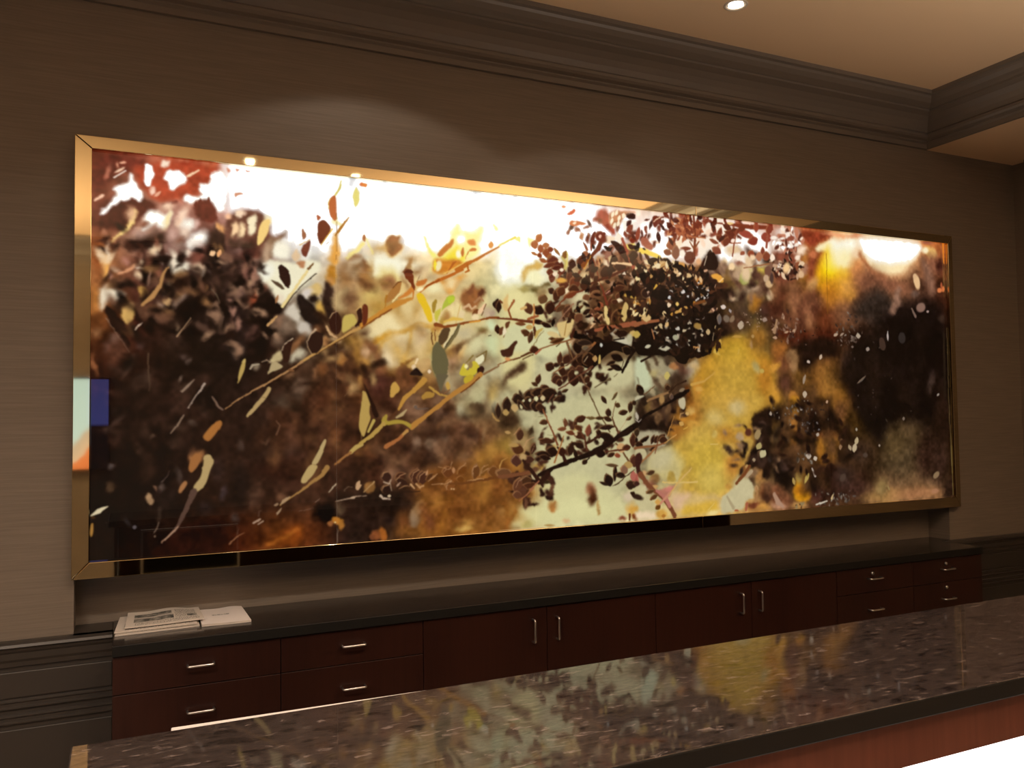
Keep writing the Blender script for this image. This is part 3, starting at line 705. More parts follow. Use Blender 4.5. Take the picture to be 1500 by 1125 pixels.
0 197 255 240 224 3302 224 33 8 -11 18
0 252 176 132 104 3489 225 29 -15 4 40
0 200 90 60 48 3383 239 20 -15 3 40
1 503 148 68 44 3462 -3 3678 -1 3704 32 3630 58 3565 97 3520 94 3477 57
1 700 138 70 48 3520 101 3628 113 3646 126 3587 226 3511 339 3508 190
0 204 200 120 80 3546 136 27 -1 -2 19
1 307 255 240 192 3565 97 3630 65 3723 37 3701 122 3628 120 3573 117
1 1117 240 172 40 3627 134 3720 114 3869 138 3872 292 3821 378 3671 413 3583 335 3585 281
0 1117 248 196 32 3716 218 111 -4 -7 97
0 733 252 220 32 3680 192 55 -3 -4 83
1 721 255 251 232 3685 47 3855 12 3930 49 3868 152 3754 188 3700 150 3683 95
0 987 255 240 184 3784 144 103 -2 -7 56
0 1107 232 168 80 3787 297 84 -3 -5 63
0 968 192 124 40 3664 359 73 -3 -4 83
0 1101 168 112 68 3763 430 84 -3 -4 76
0 754 216 144 88 3885 200 57 -3 -4 85
0 351 208 156 96 3539 311 30 -23 7 46
0 1083 122 76 52 3508 421 98 -3 -4 75
0 1081 108 58 36 3632 490 100 -2 -4 62
0 210 248 176 128 3742 15 84 -1 -2 11
0 214 216 136 96 3893 9 57 -2 -2 11
1 1181 248 192 136 3892 31 3932 6 4392 -2 4421 55 4334 135 4249 213 4157 240 4039 226 3963 174 3908 114
1 489 255 233 184 3883 31 3931 10 4382 -1 4411 49 4356 104 4271 168 4218 215 4059 210 3983 165 3918 106
1 543 255 255 255 3883 31 3931 10 4382 -1 4411 49 4346 97 4262 140 4022 156 3928 98
0 369 248 216 176 3880 102 29 -1 -2 28
2 415 184 118 76 3899 108 125 3981 201 166 4077 245 249
1 343 248 200 120 4421 48 4454 23 4528 33 4537 69 4503 109 4461 89
0 817 148 98 74 4501 138 64 -3 -4 67
0 421 74 40 32 4565 134 32 -2 -2 45
2 653 138 100 80 4418 114 221 4466 215 397 4483 288 265
0 778 140 92 68 4125 278 176 -12 13 43
0 1257 128 84 62 3959 273 101 30 -32 65
0 987 110 76 56 3818 462 104 -2 -4 56
1 1157 56 46 40 3897 375 4026 291 4133 335 4167 462 4066 509 3874 474 3828 434
1 1486 28 20 19 4049 439 4535 315 4598 549 4605 640 4059 652
2 383 148 112 92 4204 302 213 4191 368 298 4148 427 255
0 227 108 84 72 4341 310 31 -1 -2 22
0 233 58 44 36 4561 447 32 -1 -1 22
0 586 140 100 68 3417 498 70 -2 -3 47
0 223 60 54 51 4222 583 34 -2 -1 36
0 270 74 56 50 4061 608 28 18 -8 39
0 642 36 26 24 4109 651 59 -2 -1 43
0 839 44 27 22 3528 616 134 -2 -4 61
1 910 87 41 26 3244 554 3460 547 3703 539 3700 621 3439 621 3326 631
1 841 36 23 18 3431 615 3720 579 3715 710 3587 719 3496 768 3425 769
1 683 154 98 48 3241 633 3293 612 3360 643 3288 751 3237 765
1 294 148 112 76 3324 684 3394 663 3423 709 3398 789 3356 776
0 575 124 78 52 3314 744 43 -2 -1 46
0 573 200 146 60 3249 909 42 -2 0 59
0 242 200 144 64 3254 758 33 16 -22 15
0 692 90 58 44 3327 843 51 -2 0 59
1 1102 138 92 48 3538 814 3587 719 3695 731 3806 743 3822 826 3797 964 3720 1045 3669 949 3597 922 3519 868
0 973 176 120 48 3746 860 73 -24 9 88
0 1078 154 108 52 3646 841 82 -3 -1 88
0 619 92 68 56 3788 729 47 -3 -1 62
0 607 124 84 52 3721 1011 46 -2 0 48
1 593 26 17 14 3491 909 3597 929 3676 1004 3719 1072 3698 1126 3572 1117 3506 1216 3401 1213 3398 1054
2 245 160 108 52 3385 928 377 3377 1014 340 3365 1113 377 3348 1238 264
2 293 180 128 44 3393 948 303 3379 975 265
0 570 76 64 48 3284 1125 51 -2 1 46
0 568 23 17 15 3272 1210 59 -1 2 39
0 569 28 19 16 3262 1013 51 -2 0 46
1 695 160 106 44 3533 1203 3571 1124 3689 1119 3713 1222 3673 1303 3565 1299
0 718 180 124 44 3623 1179 54 -2 1 54
0 366 116 72 42 3607 1125 81 -1 2 20
1 890 21 16 15 3850 603 4111 596 4148 880 4194 965 4120 1064 4055 1204 3997 1188 3886 1089 3844 964 3824 777
0 1484 18 12 12 4363 625 238 -6 -6 116
0 793 58 41 32 4331 865 127 19 -33 41
0 658 70 52 40 4278 908 91 7 -11 35
0 905 44 33 30 4175 730 70 -3 -1 57
0 394 92 74 64 4446 843 30 -24 5 57
0 1189 20 13 12 4398 974 187 -3 1 65
0 813 44 30 23 4543 1026 64 -7 1 147
1 1446 76 60 42 4096 1162 4160 1065 4291 1066 4370 1132 4360 1328 4030 1316
0 1447 88 70 47 4223 1208 121 -5 3 114
0 1189 52 36 28 4427 1242 94 -6 3 116
0 1375 60 44 34 3843 1226 141 -4 4 89
1 804 25 18 16 3223 1179 3315 1195 3362 1341 3360 1393 3316 1430 3216 1374
2 433 106 74 56 3371 1209 263 3338 1287 225
0 432 88 68 60 3338 1274 51 -1 2 39
1 840 51 33 26 3476 1292 3710 1300 3780 1398 3702 1490 3539 1508 3498 1426
0 1092 74 50 42 3797 1426 121 -2 6 61
0 728 60 46 40 3735 1349 55 -2 2 54
1 245 192 140 48 3362 1439 3396 1342 3432 1317 3474 1352 3455 1397 3489 1439 3479 1471 3417 1488 3366 1472
0 341 216 148 32 3427 1442 60 -10 11 38
0 197 168 140 76 3409 1352 26 -1 1 33
0 245 192 124 36 3419 1422 52 -1 2 20
1 474 124 80 56 3215 1399 3266 1389 3365 1485 3355 1517 3211 1522
0 239 192 144 112 3262 1499 51 -1 3 16
0 244 184 140 84 3399 1506 52 -1 3 20
0 490 82 50 42 3524 1440 44 -2 2 60
1 1443 122 92 64 3869 1512 3988 1407 4127 1343 4328 1351 4468 1457 4529 1504 4518 1521 4022 1517
1 848 148 108 72 3888 1513 4024 1465 4223 1439 4427 1455 4519 1503 4507 1523 4022 1517
0 634 172 132 80 4042 1486 126 3 -1 35
0 579 164 116 80 4302 1485 173 2 -2 31
0 1439 84 68 48 4190 1275 120 -5 4 106
0 1020 92 74 48 4134 1188 79 -4 2 85
0 923 56 38 30 4382 1295 72 -4 2 93
0 806 60 42 34 4507 1314 63 -5 2 102
1 508 50 35 27 4533 1431 4620 1391 4625 1520 4529 1518
0 524 136 112 72 4015 1436 48 -2 2 42
3 172 7 58 34 26 240 208 168 138 88 68 36 23 18 216 176 144 94 58 44 251 232 204 188 358 167 0 -12 105 36 175 31
3 182 6 36 24 20 58 42 34 138 100 80 26 18 16 192 152 120 90 64 52 472 432 154 0 -10 135 60 158 32
3 230 5 26 17 14 42 26 20 106 74 56 18 12 10 132 96 63 224 552 216 1 -10 157 60 225 33
3 184 5 28 19 16 44 29 24 138 106 84 168 132 104 18 13 11 549 619 156 0 -6 163 50 186 34
3 261 5 58 36 24 106 74 52 138 96 64 42 26 18 168 132 88 902 748 199 -1 -4 170 40 256 35
3 335 5 28 18 14 44 29 23 58 40 32 20 13 10 70 52 42 226 969 215 1 2 207 60 248 36
3 553 5 58 36 24 76 48 34 94 60 40 44 27 19 108 74 48 845 1085 251 -1 5 168 60 307 37
3 598 5 74 48 32 106 70 48 138 104 80 51 33 26 124 90 64 1286 1095 248 -2 5 177 60 302 38
3 821 5 138 90 44 160 110 52 106 64 32 180 128 60 122 74 36 1538 1342 262 -2 13 151 60 314 39
3 787 5 216 180 116 184 138 68 232 204 148 160 120 68 200 156 80 1228 623 277 -2 -9 207 14 271 40
3 400 5 138 96 56 200 156 88 106 68 40 232 204 140 164 120 68 1109 393 180 -1 -11 147 12 237 41
3 82 5 90 42 28 122 62 42 138 80 56 60 28 20 200 140 96 2195 160 230 -2 -18 120 26 178 42
3 89 6 106 46 32 138 70 52 168 92 68 90 40 28 255 240 224 255 224 196 2721 83 384 -3 -32 98 60 194 43
3 83 6 44 24 16 58 32 22 30 17 12 240 216 176 216 184 136 52 28 18 2267 388 310 -4 -17 167 60 180 44
3 88 6 28 18 16 44 28 22 58 38 28 16 12 11 168 132 96 92 62 44 2670 401 253 -4 -13 139 60 172 45
3 87 5 18 13 12 30 21 18 42 28 22 14 10 10 184 168 144 2582 611 248 -3 -8 123 90 188 46
3 80 5 58 32 24 44 24 16 74 44 30 44 26 20 224 200 152 2037 563 184 -2 -7 117 30 156 47
3 80 3 58 35 26 44 26 20 76 48 34 2069 805 148 -2 -2 84 36 190 48
3 79 3 44 28 22 60 38 28 74 46 34 2063 1111 221 -2 5 84 40 172 49
3 76 4 60 37 28 76 48 36 46 28 22 106 72 52 1809 1293 125 -2 5 124 40 198 50
3 77 2 44 29 24 58 38 30 1850 934 120 -1 0 50 26 167 51
3 280 5 138 106 84 200 168 136 90 60 48 232 200 160 60 40 32 3068 272 228 -5 -14 145 40 284 52
3 843 4 138 90 64 106 60 42 168 116 80 74 40 30 3415 437 195 -4 -9 112 26 341 53
3 186 4 42 28 22 60 44 36 138 108 80 26 18 16 3132 1134 229 -7 5 215 40 243 54
3 577 5 36 24 18 58 40 28 92 64 40 20 14 12 108 76 48 3511 1142 295 -10 6 260 60 342 55
3 1506 4 26 18 17 18 13 12 36 26 22 44 32 26 4098 762 329 -10 -4 236 40 558 56
3 129 3 42 28 22 74 52 38 106 80 56 2572 986 123 -3 1 102 26 224 57
3 828 4 216 208 164 184 168 128 138 116 80 196 188 148 1544 857 165 -2 -1 153 10 317 60
4 0
0 65 255 216 184 90 63 17 2 -11 4
0 65 240 176 144 103 34 12 0 -1 5
2 64 248 200 168 8 186 42 35 166 65
2 30 255 240 224 71 93 26 111 62 23
1 66 255 253 248 180 28 203 29 206 53 213 63 203 89 200 114 184 116 174 92 176 50
0 45 240 176 144 224 141 12 4 -13 4
2 47 255 216 176 330 61 45 370 31 31
1 32 110 52 40 377 178 382 168 383 159 381 150 376 142 372 151 370 160 371 169
1 32 110 52 40 407 169 412 160 413 151 411 142 407 133 402 143 400 152 401 161
1 32 110 52 40 362 190 367 180 368 171 366 163 362 154 357 164 355 173 356 181
2 66 184 138 88 173 571 50 208 538 94 234 495 74 246 449 50 262 420 27
0 47 248 200 152 421 356 11 3 -5 9
0 47 240 176 120 446 354 8 -5 2 14
2 24 106 92 74 417 496 14 438 516 24 451 551 10
2 15 138 116 100 47 625 16 59 641 13 93 695 8 127 750 6
2 19 208 184 160 149 666 16 158 648 36 174 637 10
2 20 184 148 114 292 689 24 318 649 17 344 611 14
2 12 138 106 80 297 685 7 348 620 7
2 30 92 72 56 195 756 30 193 804 23 198 852 17 197 897 8
2 46 142 120 102 312 897 44 332 876 51 355 851 17
2 24 168 148 132 335 964 17 365 914 24 395 870 48
2 31 134 112 94 274 1057 23 300 1022 37 318 988 27
2 68 126 102 86 421 918 28 442 954 45 462 968 35
1 68 168 112 60 388 1073 415 1038 445 1007 465 1021 438 1063 412 1095 395 1087
1 67 160 108 64 333 1199 343 1154 362 1134 389 1142 369 1190 346 1215
1 46 182 156 108 392 1145 415 1139 430 1171 415 1202 399 1258 372 1286 356 1280 356 1259 379 1232 389 1184
2 31 92 70 60 356 1284 117 333 1335 100 314 1382 83 288 1429 50 263 1454 33 241 1470 13
2 23 168 132 108 304 1409 17 285 1432 33 263 1454 30 241 1470 17
1 66 164 116 76 301 1281 310 1254 326 1237 336 1248 323 1272 307 1288
2 23 90 76 70 271 1200 10 259 1224 17 240 1240 23
2 22 216 200 164 5 1353 22 30 1338 95 60 1325 19
1 42 168 124 64 4 1383 13 1377 13 1416 7 1433 1 1422
2 11 110 98 90 52 1381 6 70 1383 6
0 30 96 88 90 148 1407 7 0 0 8
2 19 140 120 104 215 1434 20 225 1421 16 234 1391 13
0 23 122 104 88 218 1446 3 0 0 5
1 70 224 144 112 475 9 492 21 481 32
1 65 224 144 112 509 10 526 10 516 22
1 41 224 144 112 544 12 568 13 551 18
1 33 216 152 120 502 108 526 102 540 108 516 114 506 126
1 72 248 212 134 589 298 596 242 611 208 639 198 643 216 632 262 611 297 593 313
2 27 220 204 112 934 9 19 925 45 50 907 78 27
1 35 192 106 56 907 74 911 108 911 181 901 188 884 165 877 127 886 92
2 26 232 208 104 877 135 11 879 111 15 888 91 10
1 35 176 92 56 827 162 848 174 831 192
1 35 112 48 24 831 200 859 182 893 221 846 294 833 260
2 26 240 192 80 893 221 27 848 290 15
0 53 232 220 128 996 77 13 -2 -1 41
0 36 224 128 80 1020 20 8 0 -1 9
2 35 176 112 24 963 165 12 928 214 58 905 247 27
2 13 176 144 96 878 276 11 870 288 8
1 34 160 104 72 773 224 788 260 773 278 766 254
1 50 122 64 48 805 268 799 312 784 347 769 341 762 311
2 21 224 176 96 762 296 19 803 270 11
2 13 138 90 32 911 154 10 911 348 10
1 34 54 32 26 700 392 718 410 723 454 714 481 696 463 678 431 673 394 686 378
1 49 94 74 56 642 446 682 460 703 481 689 484 664 469
2 26 44 30 20 829 410 19 776 459 15 732 502 19 696 556 22
2 50 236 212 148 791 405 55 747 468 55 718 510 48 689 552 63
2 26 122 84 48 817 366 19 795 394 45
0 33 168 120 80 667 524 5 -5 1 18
1 33 200 156 104 626 629 667 587 671 594 646 624 633 639
0 35 58 32 24 905 611 25 4 -3 49
2 17 196 164 124 880 593 15 892 572 19 911 563 11
2 35 200 160 116 869 631 57 884 661 64 910 672 30
1 76 200 176 96 934 579 980 570 999 604 979 627 929 660
1 36 58 32 24 991 558 1019 541 1018 618 979 627 1003 596
2 22 208 168 104 991 558 19 1019 538 19
2 26 192 148 88 1018 626 57 972 647 64 918 683 57 865 718 45 812 749 49 761 780 45
2 17 74 44 24 975 654 15 918 688 15 827 745 11
0 34 51 32 26 822 697 29 -8 4 45
2 21 190 160 128 794 720 11 789 694 15 802 664 22 824 644 52
2 17 184 152 112 792 716 15 809 746 15
1 34 56 34 26 717 692 732 684 725 714 714 779 692 779 687 733 696 707
2 21 192 168 140 689 733 15 699 704 22 730 681 26
1 33 196 168 104 534 777 549 766 549 787 534 787
2 21 168 144 120 610 779 18 628 771 18 642 780 18
1 32 184 156 92 534 782 549 782 544 814 523 861 516 869 523 818
2 25 168 152 128 566 807 36 575 792 46 600 788 28
1 49 180 160 120 646 777 671 780 696 798 646 820 630 832
2 21 172 130 88 768 778 47 717 809 39 635 864 36 610 877 32 527 923 25 472 965 22
2 17 74 46 28 772 784 11 724 816 11 638 868 7
2 25 128 88 58 717 809 55 732 812 37
1 33 180 152 104 635 877 647 886 624 926 575 984 554 1002 549 991 586 944 614 908
2 16 128 106 68 610 919 11 624 923 11
2 49 106 76 58 667 1018 25 681 1036 29 667 1072 36
1 34 184 160 112 860 1088 869 1099 848 1154 826 1196 800 1195 826 1150
2 13 138 106 80 959 900 8 943 919 8
2 35 184 156 92 1015 1118 76 992 1128 96 965 1150 76
2 26 154 108 64 965 1150 49 900 1199 42
1 35 192 160 96 1016 946 1004 1011 1012 1041 1015 1118
1 34 184 158 106 796 1195 833 1197 811 1240 774 1274 760 1268 763 1249
2 30 160 122 72 867 1209 110 848 1238 81 789 1280 55 734 1318 29 680 1351 37
1 25 168 138 104 716 1317 722 1322 698 1345 677 1355 684 1337
1 25 144 116 90 652 1350 670 1340 673 1351 659 1357
1 25 160 132 104 687 1361 680 1380 664 1397 666 1383
2 17 184 164 136 874 1310 19 904 1278 30
2 13 132 112 92 941 1309 9 942 1302 11 957 1291 11 972 1294 6
2 17 138 112 96 818 1348 15 836 1336 15
2 13 122 96 80 752 1383 11 810 1371 9
0 74 148 96 58 881 1440 10 -7 6 11
0 17 240 224 176 902 1437 3 0 0 3
2 17 138 116 100 911 1468 15 911 1517 15
2 20 168 138 116 578 1419 39 603 1406 39
2 20 160 130 108 596 1425 28 615 1414 32
2 33 92 68 56 598 1393 25 599 1375 21 610 1371 11
2 24 138 94 68 486 1492 35 513 1466 28 544 1452 10
2 20 92 64 52 513 1455 21 525 1435 10
1 26 192 154 116 987 1308 984 1292 995 1270 1005 1267 1005 1286 1014 1284 995 1312
2 17 164 138 116 1014 1334 15 976 1337 27 904 1349 19
0 22 184 156 128 976 1337 15 1 -2 5
1 53 232 138 64 1022 10 1045 13 1037 29 1022 29
0 36 176 112 64 1030 248 7 0 -1 16
0 37 94 44 24 1224 382 21 0 -1 13
1 83 200 120 48 1354 295 1384 261 1432 216 1438 228 1414 267 1371 306
0 82 248 232 176 1362 343 14 -7 3 24
0 56 248 224 64 1345 340 7 -2 0 24
0 84 224 138 68 1521 228 19 -6 5 14
1 34 200 116 48 1479 249 1483 278 1474 299 1464 275
1 34 208 122 52 1501 272 1519 253 1545 253 1536 266
2 24 200 116 48 1503 272 25 1489 302 21
2 29 192 112 42 1653 236 30 1585 275 51 1518 316 77 1487 331 107 1448 354 119
0 34 255 232 160 1498 305 8 0 -1 10
2 29 184 104 40 1400 373 25 1431 326 50 1444 317 25
2 24 240 200 112 1387 376 21 1478 323 21
1 35 224 152 76 1599 228 1617 212 1628 230 1616 247 1603 244
1 86 248 248 176 1622 130 1654 157 1636 167
2 29 184 104 40 1496 330 38 1504 354 51 1487 363 34
1 37 176 122 64 1122 494 1150 453 1179 426 1193 425 1183 467 1158 496 1126 521
2 23 122 74 36 1152 455 20 1175 428 28 1191 424 20
2 27 176 120 48 1118 541 24 1124 490 47
2 28 248 224 160 1150 512 24 1187 471 20
2 78 200 138 60 1018 618 119 1066 586 87 1121 548 99 1178 515 138 1235 496 59
2 27 138 84 40 1018 630 39 1077 589 39 1146 544 39
1 36 106 52 32 1019 534 1031 527 1044 540 1040 606 1018 630
2 80 208 132 60 1178 495 40 1211 478 80 1244 448 121
1 37 122 58 28 1204 383 1249 384 1248 424 1256 443 1248 464 1236 433 1212 410
1 81 200 120 56 1257 424 1282 410 1315 404 1298 433 1261 443
2 19 122 80 48 1263 419 16 1276 391 8
2 28 192 108 40 1474 354 62 1370 403 70 1311 436 50 1277 466 29
2 24 138 68 24 1366 405 21 1302 441 21
2 28 200 122 52 1242 496 16 1244 464 40
0 55 253 240 192 1277 454 16 3 -6 7
1 55 232 192 48 1252 479 1277 466 1294 481 1326 540 1334 587 1317 596 1293 549
1 38 168 136 56 1329 516 1344 491 1354 498 1343 555 1333 555
1 82 204 192 80 1343 547 1373 526 1369 546 1351 595 1341 571
1 43 180 188 72 1382 509 1403 476 1429 466 1438 482 1429 503 1381 533 1373 550
0 56 188 204 64 1418 491 13 -9 6 14
2 42 216 180 112 1436 608 21 1463 505 21
2 58 176 128 88 1529 498 43 1556 476 64 1573 488 43
2 57 216 176 132 1480 525 63 1502 508 63 1515 527 42 1537 514 51
1 39 124 74 40 1515 564 1519 539 1542 522 1555 530 1541 551
0 84 240 216 168 1532 563 18 0 -1 16
1 39 240 200 156 1541 547 1555 522 1586 497 1591 506 1559 550
2 20 90 52 32 1563 554 17 1588 501 17
2 29 138 76 36 1648 563 55 1594 565 51 1550 579 34 1484 592 51 1428 606 55 1385 613 72 1343 603 84
2 29 216 152 64 1506 589 30 1554 581 42
2 82 224 184 88 1385 589 42 1428 576 83 1471 578 42
1 35 42 22 18 1618 498 1640 476 1649 476 1649 526 1622 514
0 40 52 28 20 1643 617 11 0 0 17
2 20 58 48 32 1598 647 17 1611 644 13
2 24 90 52 24 1328 639 29 1325 667 25 1331 691 20
2 24 122 76 36 1342 627 21 1342 675 21
1 43 94 72 48 1381 618 1415 616 1406 657 1380 694 1354 687 1359 654
2 38 122 108 72 1453 603 71 1445 632 62 1410 681 83 1384 714 42
2 24 78 68 48 1449 611 17 1392 698 21
1 38 224 208 164 1410 657 1427 632 1384 706 1380 694
1 43 108 100 70 1333 695 1355 675 1375 698 1396 730 1404 778 1395 828 1336 828 1326 771 1327 719
2 32 236 208 160 1262 756 52 1254 776 48
0 37 228 200 160 1245 792 9 -4 3 11
1 80 36 24 22 1233 812 1258 792 1278 815 1290 829 1224 829
0 33 232 208 176 1316 811 8 0 0 9
1 39 228 220 180 1526 755 1548 735 1570 726 1579 750 1561 775 1539 775
2 29 122 100 56 1539 743 21 1588 713 30 1579 758 34
1 44 204 184 64 1515 760 1530 759 1556 783 1529 826 1447 827 1469 777 1478 768 1486 801 1499 800
0 39 240 228 160 1486 784 9 0 0 10
0 39 154 128 80 1508 776 9 0 0 16
2 29 138 116 64 1486 768 25 1522 735 38
1 34 56 32 26 1541 792 1565 781 1578 795 1569 816 1551 824 1536 808
2 30 138 104 72 1645 782 30 1573 820 51
1 41 196 154 80 1135 892 1155 848 1179 877 1179 892 1155 920 1139 923
1 52 184 154 88 1017 893 1032 900 1052 946 1047 985 1055 1008 1039 1046 1023 1095 1000 1045 1012 984
1 77 42 24 18 1017 854 1040 893 1063 946 1094 1000 1071 1012 1048 946
2 31 184 160 88 1067 1019 70 1043 1065 50
2 32 188 140 68 1290 849 140 1240 896 88 1203 927 100 1175 974 48
2 32 90 58 38 1170 978 47 1134 1012 79
2 32 180 156 112 1211 974 28 1191 994 79 1166 1007 40
1 33 184 144 72 1315 872 1365 908 1361 918 1335 900 1306 880
2 33 180 140 72 1369 912 49 1407 918 49
1 42 172 132 64 1277 920 1298 896 1340 904 1331 924 1298 928 1283 935
1 33 196 156 80 1386 864 1399 848 1410 868 1407 888 1395 888
2 24 138 96 64 1382 904 21 1407 888 29
1 81 106 96 72 1340 820 1408 820 1382 852 1365 908 1349 852
2 33 180 128 64 1556 822 123 1503 859 123 1442 896 103 1399 924 94 1347 967 94 1297 1002 82 1251 1033 123 1231 1049 123
2 24 106 60 32 1551 834 25 1494 879 29 1459 900 21
1 43 192 168 56 1472 835 1503 819 1525 826 1511 847 1476 863
1 41 168 144 64 1094 1047 1102 1012 1118 993 1126 1001 1118 1024 1166 1015 1202 1021 1231 1037 1227 1056 1190 1032 1146 1036 1106 1043
2 31 180 148 80 1106 1035 97 1055 1084 85 1008 1114 66
2 36 168 108 64 1210 1064 79 1174 1098 67 1117 1132 99
2 32 184 140 80 1210 1066 72 1194 1079 60
2 28 106 90 80 1256 971 28 1306 972 16
0 37 110 92 80 1252 963 8 0 0 8
2 39 168 132 80 1611 998 43 1629 1022 51 1642 1027 43
0 31 60 38 30 1120 1260 20 0 1 21
0 32 74 44 32 1180 1259 20 8 -12 12
0 32 58 36 28 1188 1283 25 -6 13 12
0 32 76 46 34 1249 1262 22 -8 6 28
0 32 76 46 34 1278 1271 21 0 1 27
0 32 84 52 31 1311 1268 15 6 -13 6
0 31 46 29 24 1120 1314 20 0 1 19
0 33 106 64 36 1395 1250 24 0 1 22
0 33 112 68 31 1463 1243 20 9 -15 11
0 34 106 68 38 1528 1253 15 -6 3 30
0 34 122 82 40 1568 1251 11 -18 7 23
0 34 110 70 38 1616 1257 27 0 1 20
0 33 112 68 31 1454 1282 17 0 1 12
0 33 128 80 42 1407 1308 21 0 1 20
2 18 176 134 96 1101 1260 10 1105 1243 18 1125 1239 16
2 18 176 134 96 1160 1277 10 1180 1255 18 1205 1246 16
2 18 176 134 96 1229 1280 10 1237 1246 18 1262 1233 16
2 18 176 134 96 1261 1282 10 1266 1259 18 1291 1242 16
2 18 176 134 96 1100 1317 10 1108 1300 18 1128 1295 16
2 19 176 134 96 1374 1251 10 1387 1238 18 1404 1234 16
2 19 176 134 96 1349 1223 10 1387 1232 18
2 19 176 134 96 1406 1233 10 1417 1205 18
2 19 176 134 96 1446 1238 10 1481 1215 19
2 19 176 134 96 1515 1273 10 1513 1236 19 1535 1225 17
2 19 176 134 96 1546 1270 11 1568 1226 19
2 19 176 134 96 1554 1262 11 1590 1239 19
2 19 176 134 96 1390 1327 10 1390 1307 18 1412 1292 16
2 19 176 134 96 1303 1288 10 1345 1256 18
2 18 176 134 96 1172 1313 10 1196 1302 18 1220 1301 16
1 28 184 138 100 1290 1264 1295 1240 1307 1233 1303 1256
1 28 168 124 84 1301 1289 1319 1269 1347 1254 1332 1273
0 28 176 128 88 1421 1241 7 0 0 14
2 18 176 152 128 1108 1281 27 1132 1290 31 1140 1273 20
2 18 160 136 112 1136 1284 16 1142 1319 20
2 22 192 168 144 1094 1338 58 1104 1348 39 1136 1353 16
0 22 200 176 144 1132 1341 8 0 0 6
2 23 192 152 108 1225 1294 48 1241 1312 28
2 23 184 140 96 1249 1293 40 1269 1311 40 1282 1304 32
2 23 168 136 112 1164 1301 31 1180 1286 39
2 29 110 68 36 1319 1302 17 1395 1299 29 1463 1301 50 1541 1292 54 1638 1282 70
2 19 192 148 104 1319 1301 10 1390 1299 16 1414 1288 16
2 19 184 140 92 1489 1292 10 1528 1287 29 1563 1285 17
0 19 208 168 120 1413 1322 4 0 0 4
0 19 208 168 120 1424 1323 4 0 0 4
2 22 176 140 96 1022 1317 19 1065 1277 27
2 18 168 144 120 1014 1334 19 1034 1332 15
2 27 42 26 20 1053 1330 20 1164 1328 16 1269 1325 16
0 76 122 74 48 1056 1508 10 0 1 11
2 40 236 220 96 1653 232 22 1694 208 35 1736 186 53
1 60 242 240 144 1729 193 1761 177 1761 211 1749 204
0 36 176 96 42 1860 184 12 -12 5 19
0 36 168 92 48 1838 214 16 0 -1 17
0 36 176 104 58 1895 214 19 2 -4 12
0 36 154 74 36 1869 233 13 0 -1 17
0 36 152 80 46 1897 250 16 0 -1 20
0 37 138 66 38 1919 233 14 4 -5 10
0 36 138 64 32 1863 265 10 0 -1 11
0 36 176 104 48 1835 257 19 -2 5 6
0 37 168 104 56 1913 264 8 -10 4 16
0 37 106 48 32 1932 288 29 0 -2 22
0 37 94 42 28 1961 304 27 -7 7 17
0 37 108 52 32 1913 307 27 4 -11 9
0 36 160 92 52 1880 288 18 -3 5 8
0 37 106 50 34 1917 341 16 0 -1 15
0 37 106 52 36 1926 366 14 -7 3 21
0 37 90 40 28 1951 317 24 2 -5 10
0 37 106 52 36 1975 333 17 6 -10 9
0 37 68 36 26 2034 294 18 0 -1 20
0 37 138 92 44 1996 254 11 -8 3 18
0 37 160 108 56 1952 239 6 14 -4 17
0 37 92 44 26 2019 352 12 -8 2 30
0 37 106 54 36 2048 380 23 -11 6 25
0 37 96 48 31 1989 392 24 0 -1 17
0 42 248 224 192 1941 346 13 0 -1 11
0 42 251 232 200 1975 324 11 0 -1 8
0 42 255 240 208 1966 282 10 0 -1 9
2 32 138 76 52 1950 386 37 1970 342 46
0 91 224 168 80 1974 372 29 0 -2 11
2 91 208 188 112 1995 314 92 2000 288 92 1976 264 46
2 42 232 212 120 2002 305 37 2008 240 32
1 63 216 96 56 2007 57 2049 25 2059 35 2024 60
0 42 240 160 112 1993 22 12 0 -1 6
1 48 208 120 72 2016 100 2033 81 2088 85 2118 93 2078 101 2045 113
0 32 255 232 200 2048 93 10 3 -6 5
0 44 255 238 204 2262 34 8 -6 2 15
0 44 255 238 204 2283 23 8 -6 2 15
0 45 255 238 204 2298 49 8 -6 2 15
0 44 255 238 204 2271 87 8 -6 2 15
0 45 255 238 204 2324 33 8 -6 2 15
0 44 255 238 204 2292 76 8 -6 2 15
0 44 255 238 204 2256 66 8 -6 2 15
1 66 58 26 18 2338 18 2393 17 2392 45 2340 45
0 65 255 240 216 2298 147 19 6 -4 30
1 38 110 44 28 2168 122 2159 172 2138 204 2134 165 2152 132
0 33 138 60 36 2138 204 4 0 0 18
2 27 176 120 72 2124 135 24 2131 160 14
1 38 154 92 60 2089 175 2111 193 2123 218 2110 224
0 44 116 46 32 2192 149 24 -8 6 20
0 38 248 200 176 2192 148 10 0 -1 9
2 38 122 52 32 2213 132 71 2181 205 118 2145 243 71 2109 281 47
2 32 116 58 34 2197 177 70 2078 322 56 2023 395 56
1 45 58 26 18 2238 165 2280 162 2331 194 2346 233 2372 263 2335 270 2299 223
1 65 164 112 90 2211 256 2222 211 2248 178 2274 194 2252 231
2 45 168 88 64 2316 150 73 2336 194 73 2356 246 83 2381 298 107
0 45 128 48 28 2374 150 16 0 -1 14
0 66 48 24 15 2378 227 27 -1 -2 23
0 43 160 96 60 2110 237 13 0 -1 11
0 43 90 44 26 2082 278 17 -11 4 25
0 43 74 34 22 2141 300 17 2 -2 57
2 32 224 160 64 2099 308 47 2135 248 33
2 32 138 76 32 2094 295 117 2130 249 37
2 27 138 68 44 2150 260 33 2169 316 33 2188 386 24
0 44 44 22 16 2264 275 24 -1 -2 42
0 65 60 32 24 2298 286 31 0 -2 22
